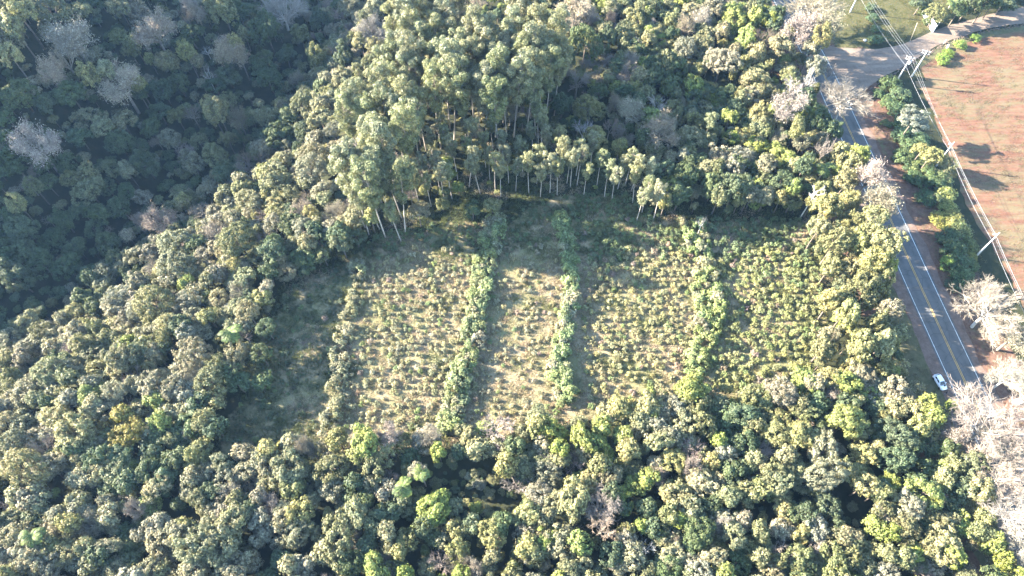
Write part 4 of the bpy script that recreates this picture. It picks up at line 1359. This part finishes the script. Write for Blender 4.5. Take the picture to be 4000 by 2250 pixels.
# ------------------------------------------------------------------ power line
def pole(x, y, h, label, kind):
    e = empty('utility_pole', (x, y, 0.0))
    mb = MB()
    mb.box((0, 0, h / 2 - 0.5), (0.42, 0.34, h + 1.0), 0, taper=0.5)
    mb.build('post', M['concrete'], e)
    b = MB(); b.box((0, 0, h * 0.33), (0.395, 0.325, 0.05)); b.build('band', M['galv'], e)
    ins = []
    if kind == 'side':
        a = MB(); a.tube([(0, 0, h - 0.55), (-0.95, 0, h - 0.35)], 0.05, 6); a.tube([(0, 0, h - 1.25), (-0.85, 0, h - 0.42)], 0.03, 5)
        a.build('bracket', M['galv'], e)
        for k, (ox, oz) in enumerate(((-0.98, 0.0), (-0.75, -0.36), (-1.15, -0.34))):
            i_ = MB(); i_.lathe((ox, 0, h - 0.34 + oz), [(0.03, -0.12), (0.09, -0.08), (0.05, -0.03), (0.085, 0.02), (0.03, 0.1)], 8)
            i_.build('insulator', M['porcelain'], e)
            ins.append((x + ox, y, h - 0.24 + oz))
    else:
        for z_, L_ in ((h - 0.25, 2.3), (h - 1.1, 2.1)):
            a = MB(); a.box((0, 0.2, z_), (L_, 0.11, 0.13), R_(-28)); a.build('crossarm', M['concrete'], e)
            for t in (-0.46, 0.0, 0.46):
                ox, oy = t * L_ * math.cos(R_(-28)), t * L_ * math.sin(R_(-28)) + 0.2
                i_ = MB(); i_.lathe((ox, oy, z_ + 0.2), [(0.03, -0.14), (0.09, -0.09), (0.05, -0.03), (0.085, 0.03), (0.03, 0.12)], 8)
                i_.build('insulator', M['porcelain'], e)
                if z_ > h - 0.5: ins.append((x + ox, y + oy, z_ + 0.32))
        if kind == 'transformer':
            t_ = MB(); t_.lathe((0.55, -0.1, h - 2.0), [(0.28, -0.45), (0.33, -0.4), (0.33, 0.35), (0.24, 0.45)], 14)
            tr = t_.build('transformer', M['galv'], e)
            for k in range(3):
                s_ = MB(); s_.lathe((0.45 + 0.12 * k, -0.1, h - 1.45), [(0.05, -0.12), (0.03, 0.0), (0.05, 0.05), (0.02, 0.16)], 6); s_.build('bushing', M['porcelain'], tr)
    tag(e, label, 'power pole', 'concrete poles of the overhead line')
    return ins


pD = pole(113.2, 199.5, 9.6, 'concrete power pole on the lawn at the top edge, nearest the bare trees', 'cross')
pA = pole(118.1, 165.0, 9.8, 'concrete power pole with transformer and crossarms at the dirt road mouth', 'transformer')
pA2 = pole(124.0, 168.0, 9.6, 'second concrete pole with crossarms, on the field corner beside the dirt road', 'cross')
pB = pole(119.5, 131.2, 9.4, 'plain concrete power pole between the yellow green shrub and the ploughed field', 'side')
pC = pole(119.9, 100.5, 9.8, 'plain concrete power pole nearest the big bare tree, lowest in view', 'side')
pE = pole(120.4, 70.0, 9.6, 'concrete power pole hidden by bare branches at the right picture edge', 'side')


def sagline(p, q_, sag, n=14):
    p = Vector(p); q_ = Vector(q_)
    return [p.lerp(q_, i / n) - Vector((0, 0, sag * 4 * (i / n) * (1 - i / n))) for i in range(n + 1)]


pF = [(120.6 + i * 0.2, 38.0, 9.2) for i in range(3)]
up_end = [(104.0 + i * .5, 236.0, 9.4) for i in range(3)]
cabn = ['left', 'middle', 'right']
for i in range(3):
    pts = []
    seq = [up_end[i], pD[i], pA[i], pB[i], pC[i], pE[i], pF[i]]
    for a_, b_ in zip(seq[:-1], seq[1:]):
        pts += sagline(a_, b_, 0.45)[(1 if pts else 0):]
    mb = MB(); mb.tube(pts, 0.016, 5)
    tag(mb.build('power_cable', M['wire']), '%s of the three pale overhead cables running pole to pole' % cabn[i], 'cable', 'overhead cables')
for i, (zz, ox) in enumerate(((6.9, -0.22), (6.3, 0.22))):
    pts = []
    seq = [(113.2 + ox, 199.5, zz), (118.1 + ox, 165.0, zz), (119.5 + ox, 131.2, zz), (119.9 + ox, 100.5, zz), (120.4 + ox, 70, zz), (120.7 + ox, 38, zz)]
    for a_, b_ in zip(seq[:-1], seq[1:]):
        pts += sagline(a_, b_, 0.7)[(1 if pts else 0):]
    mb = MB(); mb.tube(pts, 0.016, 4)
    tag(mb.build('telephone_cable', M['wire']), ('upper' if i == 0 else 'lower') + ' of the two thin cables slung below the overhead line', 'cable', 'thin lower cables')
for i in range(3):
    mb = MB(); mb.tube(sagline(pA[i], pA2[i], 0.15, 8), 0.016, 5)
    tag(mb.build('linking_cable', M['wire']), '%s of three short cables linking the two poles at the junction' % cabn[i], 'cable', 'cables linking the junction poles')

# ------------------------------------------------------------------ entrance wall and fence, posts
b0 = hit(3643, 127); b1 = hit(3633, 104); b2 = hit(3600, 54)
e = empty('entrance_fence', (b0[0], b0[1], 0))
p0 = Vector((0, 0, 0)); p1 = Vector((b1[0] - b0[0], b1[1] - b0[1], 0)); p2 = Vector((b2[0] - b0[0], b2[1] - b0[1], 0))
dv = (p2 - p0).normalized(); an = math.atan2(dv.y, dv.x)
Lw = 3.6; Lf = (p2 - p0).length
mb = MB(); c = dv * Lw / 2; mb.box((c.x, c.y, 1.2), (Lw, 0.35, 2.6), an); mb.build('wall_panel', M['white_paint'], e)
mb = MB(); mb.box((c.x, c.y, 2.53), (Lw + 0.1, 0.45, 0.06), an); mb.build('coping', M['white_paint'], e)
for z_ in (0.15, 2.05):
    mb = MB(); c = dv * (Lw + Lf) / 2; mb.box((c.x, c.y, z_), (Lf - Lw - 0.02, 0.07, 0.1), an); mb.build('rail', M['white_paint'], e)
nb = 20
for i in range(nb):
    c = dv * (Lw + 0.2 + (Lf - Lw - 0.3) * i / (nb - 1))
    mb = MB(); mb.box((c.x, c.y, 1.1), (0.09, 0.05, 1.8), an); mb.build('bar', M['white_paint'], e)
c = dv * Lf
mb = MB(); mb.box((c.x, c.y, 1.1), (0.2, 0.2, 2.4), an); mb.build('end_post', M['white_paint'], e)
tag(e, 'white entrance wall with a barred white fence beside the dirt road', 'fence')


def post(x, y, h, r, lean, mat, label, name='post', cat='post'):
    mb = MB()
    mb.tube([(0, 0, -0.4), (lean[0] * .5, lean[1] * .5, h * .5), (lean[0], lean[1], h)], [r, r * .9, r * .75], 8)
    o = mb.build(name, mat, None, True, loc=(x, y, 0))
    tag(o, label, cat)
    return o


x, y, _ = hit(3556, 160); post(x, y, 6.6, 0.09, (-0.9, 0.4), M['wood_grey'], 'tall thin leaning wooden post at the lawn edge by the dirt road', 'leaning_post')
x, y, _ = hit(3587, 24); post(x, y, 1.5, 0.12, (0.02, 0), M['white_paint'], 'short white post at the far end of the lawn', 'short_post')
x, y, _ = hit(3572, 12); post(x, y, 3.0, 0.05, (0.1, 0), M['wood_grey'], 'slim grey stake at the top edge behind the lawn', 'stake')
x, y, _ = hit(3685, 172); post(x, y, 1.6, 0.1, (0.05, 0), M['concrete'], 'pale culvert post on the road side of the ditch', 'culvert_post')
x, y, _ = hit(3697, 190)
mb = MB(); mb.box((0, 0, 0.5), (0.3, 1.5, 1.3), R_(-25)); mb.box((0, 0, 1.17), (0.36, 1.56, 0.05), R_(-25))
tag(mb.build('culvert_headwall', M['concrete'], None, loc=(x, y, 0)), 'small pale concrete culvert headwall beside the green field bank', 'headwall')


# tall dead tree at the clearing's corner
e = empty('dead_tree', (77.0, 112.6, 0.0))
mb = MB(); branch(mb, (0, 0, -.5), (0.5, 0.2, 11.0), 0.2, 0.09, 8, 0.01, random.Random(3), 0, 5); mb.build('trunk', M['bark_white'], e, True)
rq = random.Random(9)
for k in range(9):
    z_ = 7.4 + 3.6 * k / 8; a_ = k * 2.4 + rq.uniform(-.4, .4); L_ = rq.uniform(1.0, 1.9) * (1.1 if k > 3 else .8)
    b0_ = Vector((0.5 * z_ / 11, 0.2 * z_ / 11, z_)); b1_ = b0_ + Vector((math.cos(a_) * L_, math.sin(a_) * L_, L_ * .55))
    mb = MB(); branch(mb, b0_, b1_, 0.085, 0.045, 6, 0.15, rq)
    for j in range(4):
        branch(mb, b0_.lerp(b1_, .55 + .14 * j), b1_ + Vector((rq.uniform(-.6, .6), rq.uniform(-.6, .6), rq.uniform(.1, .6))), 0.05, 0.025, 5, 0.15, rq)
    mb.build('branch', M['bark_white'], e, True)
tag(e, 'tall dead white trunk with stubby branches at the far right clearing corner', 'dead tree')


def rock(name, x, y, z, sx_, sy_, sz_, mat, label, seed):
    r = np.random.default_rng(seed)
    bm = bmesh.new(); bmesh.ops.create_icosphere(bm, subdivisions=2, radius=1)
    for v in bm.verts:
        n_ = 1 + 0.18 * math.sin(3 * v.co.x + seed) * math.cos(2.3 * v.co.y + 1) + r.normal(0, .05)
        v.co = Vector((v.co.x * sx_ * n_, v.co.y * sy_ * n_, max(-.3, v.co.z) * sz_ * n_))
    me = bpy.data.meshes.new(name); bm.to_mesh(me); bm.free(); me.materials.append(mat)
    o = link(name, me, None, (x, y, z))
    tag(o, label, 'rock')


x, y, _ = hit(3378, 160); rock('boulder', x, y, .2, .55, .45, .5, M['stone_white'], 'pale boulder on the shaded lawn near the dirt road', 1)
x, y, _ = hit(3866, 1118); rock('boulder', x, y, .15, .9, .45, .4, M['stone_white'], 'long white stone above the big bare tree by the field', 2)
x, y, _ = hit(3974, 1571); rock('boulder', x, y, .2, 1.3, .7, .5, M['stone_white'], 'flat white stone at the right edge among bare branches', 3)
# rubble in the ditch along the dirt road
mb = MB(); rq = random.Random(5)
for i in range(420):
    t = rq.random() ** 0.9
    j = min(68, int(t * 48)); f = rq.random()
    x = sb[j][0] * (1 - f) + sb[j + 1][0] * f + rq.uniform(0.2, 1.0); y = sb[j][1] * (1 - f) + sb[j + 1][1] * f - rq.uniform(0.1, 1.3)
    s = rq.uniform(.12, .42)
    mb.box((x, y, s * .3), (s * 1.3, s, s * .9), rq.uniform(0, 3), taper=rq.uniform(.4, .8))
tag(mb.build('rubble', M['stone_dark']), 'dark broken rubble along the ditch of the dirt road', 'rubble', kind='stuff')

# ------------------------------------------------------------------ parked car
def paint(name, col):
    m, n, out = newmat(name)
    p = princ(n, out, col, 0.35, 0.5)
    p.inputs['Coat Weight'].default_value = 0.6
    p.inputs['Coat Roughness'].default_value = 0.08
    return m


M['car_white'] = paint('car_paint', (0.75, 0.76, 0.78))
M['glass'] = plain('dark_glass', (0.012, 0.016, 0.02), 0.06, 0.6, var=0.05)
M['rubber'] = plain('rubber', (0.018, 0.018, 0.018), 0.85, 0.2)
M['rim'] = plain('rim', (0.5, 0.5, 0.52), 0.35, 0.5, 0.8)
M['lamp'] = plain('lamp_glass', (0.65, 0.67, 0.7), 0.12, 0.6)
M['red_lamp'] = plain('red_lamp', (0.35, 0.02, 0.02), 0.2, 0.6)
M['black_plastic'] = plain('black_plastic', (0.02, 0.02, 0.022), 0.6, 0.3)


def loft(sections):
    """sections: (y, [(x, z) ...]) half rings mirrored; returns verts, faces"""
    vs, fs = [], []
    k = len(sections[0][1])
    for y, ring in sections:
        full = [(x, y, z) for x, z in ring] + [(-x, y, z) for x, z in ring[::-1]]
        vs += full
    n = 2 * k
    for i in range(len(sections) - 1):
        for j in range(n):
            a = i * n + j; b = i * n + (j + 1) % n
            fs.append((a, b, b + n, a + n))
    fs.append(tuple(range(n))); fs.append(tuple((len(sections) - 1) * n + j for j in range(n)))
    return vs, fs


def make_car():
    car = empty('parked_car', (0, 0, 0))
    S = []
    for y, w_, zl, zs_, zb, crown in ((-1.92, .62, .42, .62, .80, .02), (-1.88, .76, .30, .60, .93, .03), (-1.55, .83, .22, .58, .97, .04), (-0.9, .85, .20, .58, .96, .03), (0, .85, .20, .58, .94, .03),
                                      (0.7, .85, .20, .57, .92, .05), (1.2, .84, .22, .55, .86, .05), (1.6, .80, .24, .50, .76, .04), (1.85, .70, .28, .46, .64, .03), (1.95, .52, .34, .45, .54, .02)):
        S.append((y, [(0.0, zl), (w_ * .86, zl), (w_, zl + .1), (w_, zs_), (w_ * .96, zb - .05), (w_ * .86, zb), (w_ * .45, zb + crown * .8), (0.0, zb + crown)]))
    mb = MB(); vs, fs = loft(S); mb.add(vs, fs)
    body = mb.build('body', M['car_white'], car, True)
    md = body.modifiers.new('sub', 'SUBSURF'); md.levels = md.render_levels = 1
    # glasshouse
    base = [(-.74, -1.80), (.74, -1.80), (.76, .86), (-.76, .86)]; zb = .93
    roof = [(-.58, -1.42), (.58, -1.42), (.60, .10), (-.60, .10)]; zr = 1.47
    mb = MB()
    mb.add([(x, y, zb) for x, y in base] + [(x, y, zr - .05) for x, y in roof] + [(x * .88, y * .9 - (.04 if y > 0 else -.05), zr) for x, y in roof],
           [(3, 2, 1, 0), (0, 1, 5, 4), (1, 2, 6, 5), (2, 3, 7, 6), (3, 0, 4, 7), (4, 5, 9, 8), (5, 6, 10, 9), (6, 7, 11, 10), (7, 4, 8, 11), (8, 9, 10, 11)])
    mb.build('roof', M['car_white'], car)

    def pane(name, a, b, c, d, u0, u1, v0, v1):
        a, b, c, d = map(Vector, (a, b, c, d))

        def P(u, v): return a.lerp(b, u).lerp(d.lerp(c, u), v)
        q_ = [P(u0, v0), P(u1, v0), P(u1, v1), P(u0, v1)]
        nrm = (q_[1] - q_[0]).cross(q_[3] - q_[0]).normalized()
        m_ = MB(); m_.add([p + nrm * .012 for p in q_] + [p - nrm * .02 for p in q_], [(0, 1, 2, 3), (7, 6, 5, 4), (0, 4, 5, 1), (1, 5, 6, 2), (2, 6, 7, 3), (3, 7, 4, 0)])
        m_.build(name, M['glass'], car)
    Bq = [(x, y, zb) for x, y in base]; Rq = [(x, y, zr - .05) for x, y in roof]
    pane('windscreen', Bq[2], Bq[3], Rq[3], Rq[2], .06, .94, .04, .93)
    pane('rear_window', Bq[0], Bq[1], Rq[1], Rq[0], .1, .9, .15, .9)
    for s_, q_ in ((1, (Bq[1], Bq[2], Rq[2], Rq[1])), (-1, (Bq[3], Bq[0], Rq[0], Rq[3]))):
        for u0, u1 in (((.14, .46), (.5, .86)) if s_ > 0 else ((.14, .5), (.54, .86))):
            pane('side_window', *q_, u0, u1, .18, .88)
    for s_ in (-1, 1):
        m_ = MB(); m_.box((s_ * .96, .55, .98), (.2, .11, .14), taper=.8); m_.box((s_ * .84, .55, .93), (.12, .05, .05)); m_.build('mirror', M['car_white'], car)
        m_ = MB(); m_.box((s_ * .60, 1.78, .60), (.26, .22, .12), s_ * -.35, taper=.8); m_.build('headlight', M['lamp'], car)
        m_ = MB(); m_.box((s_ * .70, -1.86, .80), (.14, .12, .26), taper=.9); m_.build('tail_light', M['red_lamp'], car)
        for yy in (-1.2, 1.25):
            wh = empty('wheel', (s_ * .76, yy, .3)); wh.parent = car
            m_ = MB(); m_.lathe((0, 0, 0), [(.20, -.1), (.29, -.1), (.31, -.05), (.31, .05), (.29, .1), (.20, .1)], 20, axis='x'); m_.build('tyre', M['rubber'], wh, True)
            m_ = MB(); m_.lathe((0, 0, 0), [(.05, -.095), (.2, -.085), (.2, .085), (.05, .095)], 14, axis='x'); m_.build('rim', M['rim'], wh)
    m_ = MB(); m_.box((0, 1.93, .36), (1.1, .08, .12)); m_.build('grille', M['black_plastic'], car)
    m_ = MB(); m_.box((0, .93, .965), (1.3, .1, .02)); m_.build('wiper_cowl', M['black_plastic'], car)
    for s_ in (-1, 1):
        for yy in (-.55, .35):
            m_ = MB(); m_.box((s_ * .862, yy, .8), (.03, .16, .035)); m_.build('door_handle', M['car_white'], car)
    return car


CARX, CARY, CARR = 98.25, 64.75, math.atan2(-1, 0) + math.pi / 2 * 0
car = make_car()
car.location = (CARX, CARY, 0.012)
car.rotation_euler = (0, 0, math.pi + R_(13))
tag(car, 'white hatchback car parked on the dirt shoulder facing the viewer', 'car')
mb = MB(); mb.box((0, 0, .07), (.42, .34, .14), .5, taper=.8); mb.tube([(-.1, 0, .14), (0, 0, .2), (.1, 0, .14)], .015, 5)  # dark tapered box with a small loop, set on the bonnet
fwd = Vector((math.sin(R_(13)), -math.cos(R_(13)), 0)); lat = Vector((math.cos(R_(13)), math.sin(R_(13)), 0))
pb = Vector((CARX, CARY, 0)) + fwd * 1.12 + lat * .32
tag(mb.build('block', M['black_plastic'], None, loc=(pb.x, pb.y, .94)), 'small dark bag lying on the bonnet of the white car', 'block')

# ------------------------------------------------------------------ person by the car
def person(x, y, rz):
    J = {}
    V_, E_, Rr = [], [], []

    def jt(n, p, r, par=None):
        J[n] = len(V_); V_.append(p); Rr.append(r)
        if par: E_.append((J[par], J[n]))
    jt('pelvis', (0, 0, .95), (.15, .115))
    jt('waist', (0, 0, 1.1), (.14, .105), 'pelvis'); jt('chest', (0, .01, 1.32), (.17, .12), 'waist'); jt('neckb', (0, 0, 1.47), (.07, .07), 'chest')
    jt('neck', (0, .02, 1.54), (.055, .06), 'neckb'); jt('head', (0, .05, 1.63), (.078, .095), 'neck'); jt('crown', (0, .04, 1.73), (.06, .075), 'head')
    for s_, n_ in ((-1, 'l'), (1, 'r')):
        jt('sh' + n_, (s_ * .19, 0, 1.42), (.065, .065), 'chest'); jt('el' + n_, (s_ * .25, .06, 1.15), (.045, .045), 'sh' + n_)
        jt('wr' + n_, (s_ * .12, .30, 1.12), (.03, .03), 'el' + n_); jt('pa' + n_, (s_ * .09, .37, 1.13), (.036, .02), 'wr' + n_)
        for k in range(4):
            a = -.03 + .02 * k
            jt('f%s%d' % (n_, k), (s_ * (.085 + a * .6), .43 - .006 * abs(k - 1), 1.13 + a * .5), (.009, .009), 'pa' + n_)
            jt('g%s%d' % (n_, k), (s_ * (.06 + a * .5), .455, 1.115 + a * .5), (.008, .008), 'f%s%d' % (n_, k))
        jt('t' + n_, (s_ * .05, .385, 1.16), (.01, .01), 'pa' + n_)
        jt('hip' + n_, (s_ * .095, 0, .9), (.095, .1), 'pelvis'); jt('kn' + n_, (s_ * .11, .02, .5), (.06, .062), 'hip' + n_)
        jt('an' + n_, (s_ * .12, -.01, .09), (.04, .045), 'kn' + n_); jt('toe' + n_, (s_ * .135, .14, .035), (.04, .03), 'an' + n_)
    me = bpy.data.meshes.new('body_base'); me.from_pydata(V_, E_, [])
    o = bpy.data.objects.new('body_base', me); C.objects.link(o)
    sk = o.modifiers.new('skin', 'SKIN')
    for i, d in enumerate(me.skin_vertices[0].data):
        d.radius = Rr[i]; d.use_root = (i == 0)
    o.modifiers.new('sub', 'SUBSURF').levels = 2
    dg = bpy.context.evaluated_depsgraph_get()
    bm_ = bpy.data.meshes.new_from_object(o.evaluated_get(dg))
    bpy.data.objects.remove(o)
    bm_.name = 'body'
    bm_.materials.clear()
    for m in (plain('skin', (0.35, 0.2, 0.14), .6), plain('jacket', (0.02, 0.021, 0.026), .9), plain('trousers', (0.33, 0.32, 0.31), .9), plain('shoes', (0.02, 0.02, 0.02), .7), plain('hair', (0.015, 0.011, 0.009), .8)):
        bm_.materials.append(m)
    for p in bm_.polygons:
        c = p.center
        hand = c.y > .31 and 1.0 < c.z < 1.25
        mi = 3 if c.z < .12 else 2 if c.z < .93 else 0 if hand else 1 if c.z < 1.5 else 4 if (c.z > 1.69 or c.y < 0.03) and c.z > 1.57 else 0
        p.material_index = mi; p.use_smooth = True
    root = empty('person', (x, y, 0.012), rz)
    link('body', bm_, root)
    tag(root, 'person in dark jacket and pale trousers standing before the white car', 'person')
    for ox in (-.03, .03):
        m_ = MB(); m_.lathe((ox, .135, 1.655), [(.006, -.006), (.011, 0), (.006, .006)], 8, axis='y'); m_.build('eye', M['black_plastic'], root)
    m_ = MB(); m_.add([(-.014, .13, 1.61), (.014, .13, 1.61), (0, .165, 1.612), (0, .13, 1.65)], [(0, 1, 2), (0, 2, 3), (1, 3, 2), (0, 3, 1)]); m_.build('nose', bm_.materials[0], root)


qx, qy, _ = hit(3580 + 775 / 7.247, 1400 + 1022 / 7.247)
person(qx, qy, math.pi + .7)
mb = MB(); mb.box((0, 0, 0), (.16, .1, .035)); mb.tube([(-.06, .04, .0), (-.06, .09, .09)], .006, 5); mb.tube([(.06, .04, .0), (.06, .09, .09)], .006, 5)
cr_, sr_ = math.cos(math.pi + .7), math.sin(math.pi + .7)
tag(mb.build('remote_control', M['black_plastic'], None, loc=(qx - sr_ * .44, qy + cr_ * .44, 1.145), rot=(0, 0, math.pi + .7)), 'small dark remote control in the hands of the standing person', 'controller')

# ------------------------------------------------------------------ labels of the trees
LM = [(3660, 1500, 'the white car'), (3300, 270, 'the road junction'), (3150, 780, 'the tall dead trunk'), (272, 148, 'the brown domed leafless tree'),
      (132, 559, 'the grey leafless tree in the ravine'), (1101, 39, 'the white leafless tree at top'), (900, 1296, 'the palm at the clearing edge'),
      (497, 1696, 'the round mustard tree'), (1575, 1901, 'the twin palms'), (1419, 1731, 'the pale lime tree below the clearing'), (2357, 1971, 'the big bare tree bottom centre'),
      (3303, 1645, 'the big lime tree'), (2458, 419, 'the round red-brown tree'), (2823, 241, 'the big silvery tree'), (3311, 380, 'the big bare tree over the road'),
      (361, 1536, 'the lone lime tree at left'), (124, 2095, 'the lowest left palm'), (2699, 1521, 'the lime crown at the third hedge'), (1225, 645, 'the grey double-crowned tree'),
      (860, 1245, 'the tiny lime crown'), (3862, 1661, 'the huge bare tree'), (3683, 2126, 'the yellow green tree bottom right'), (480, 320, 'the half-bare yellow-tipped tree'), (3200, 1290, 'the vine thicket by the road'),
      (2745, 1894, 'the pale flowering crown'), (3225, 1850, 'the silver crown below the thicket'), (800, 2140, 'the big olive dome bottom left'), (1130, 1850, 'the olive crown left of centre')]
DIRS = ['right', 'upper right', 'above', 'upper left', 'left', 'lower left', 'below', 'lower right']
cnt = {}
for t in placed:
    if 'obj' not in t or t['k'] in 'EeP': continue
    lx, ly, ln = min(LM, key=lambda m: (m[0] - t['px']) ** 2 + (m[1] - t['py']) ** 2)
    dx, dy = t['px'] - lx, ly - t['py']
    dist = math.hypot(dx, dy)
    if dist < 25:
        key = (ln, 'at')
    else:
        key = (ln, DIRS[int(round(math.atan2(dy, dx) / (math.pi / 4))) % 8], t['k'])
    cnt.setdefault(key, []).append((dist, t))
for key, lst in cnt.items():
    lst.sort(key=lambda v: v[0])
    for i, (d, t) in enumerate(lst):
        cw = COLW[t['k']]
        sz = '' if t['k'] == 'A' else ('small ' if t['R'] < 2.2 else ('wide ' if t['R'] > 4.2 else ''))
        if key[1] == 'at':
            lab = '%s%s tree that is itself %s' % (sz, cw, ln) if False else '%s%s tree marking %s' % (sz, cw, key[0])
            if i: lab = '%s%s tree right against %s, %s nearest' % (sz, cw, key[0], ordw(i))
        else:
            pos = {'above': 'above', 'below': 'below', 'left': 'left of', 'right': 'right of'}.get(key[1], key[1] + ' of')
            lab = '%s%s tree %s %s%s' % (sz, cw, pos, key[0], ', %s nearest one' % ordw(i + 1) if len(lst) > 1 else '')
        cat = 'tree'
        grp = 'leafless trees' if t['k'] in 'BWA' else ('vine-hung trees' if t['k'] == 'V' else 'leafy trees of the wood')
        tag(t['obj'], lab, cat, grp)
for k, nm, nrow in (('E', 'tall eucalyptus', 9), ('e', 'young slender eucalyptus', 6)):
    lst = sorted([t for t in placed if t['k'] == k], key=lambda t: t['y'])
    per = math.ceil(len(lst) / nrow)
    for r_ in range(nrow):
        for j, t in enumerate(sorted(lst[r_ * per:(r_ + 1) * per], key=lambda t: t['px'])):
            tag(t['obj'], '%s, %s from left in the %s row from the clearing' % (nm, ordw(j + 1), ordw(r_ + 1)), 'tree', nm + ' trees of the plantation')
palms = sorted([t for t in placed if t['k'] == 'P'], key=lambda t: t['px'])
for t, lab in zip(palms, ['palm with drooping fronds among grey green crowns at lower left', 'bright palm standing at the left edge of the clearing', 'palm in the shade below the clearing, the larger of two', 'smaller palm in the shade upper right of its twin',
                          'palm among yellow green crowns left of the highway', 'slim palm at the top edge behind the dirt road']):
    tag(t['obj'], lab, 'palm', 'palms')

# ------------------------------------------------------------------ the air
m_, n_, o_ = newmat('haze_air')
pv = nd(n_, 'ShaderNodeVolumePrincipled')
pv.inputs['Color'].default_value = (0.3, 0.55, 1.0, 1)
pv.inputs['Density'].default_value = 0.00006
pv.inputs['Anisotropy'].default_value = 0.2
n_.links.new(pv.outputs[0], o_.inputs['Volume'])
mb = MB(); mb.box((0, 0, 66), (6400, 6400, 172))
hz = mb.build('haze', m_)
tag(hz, 'thin blue morning haze lying over the whole valley', 'haze', kind='stuff')
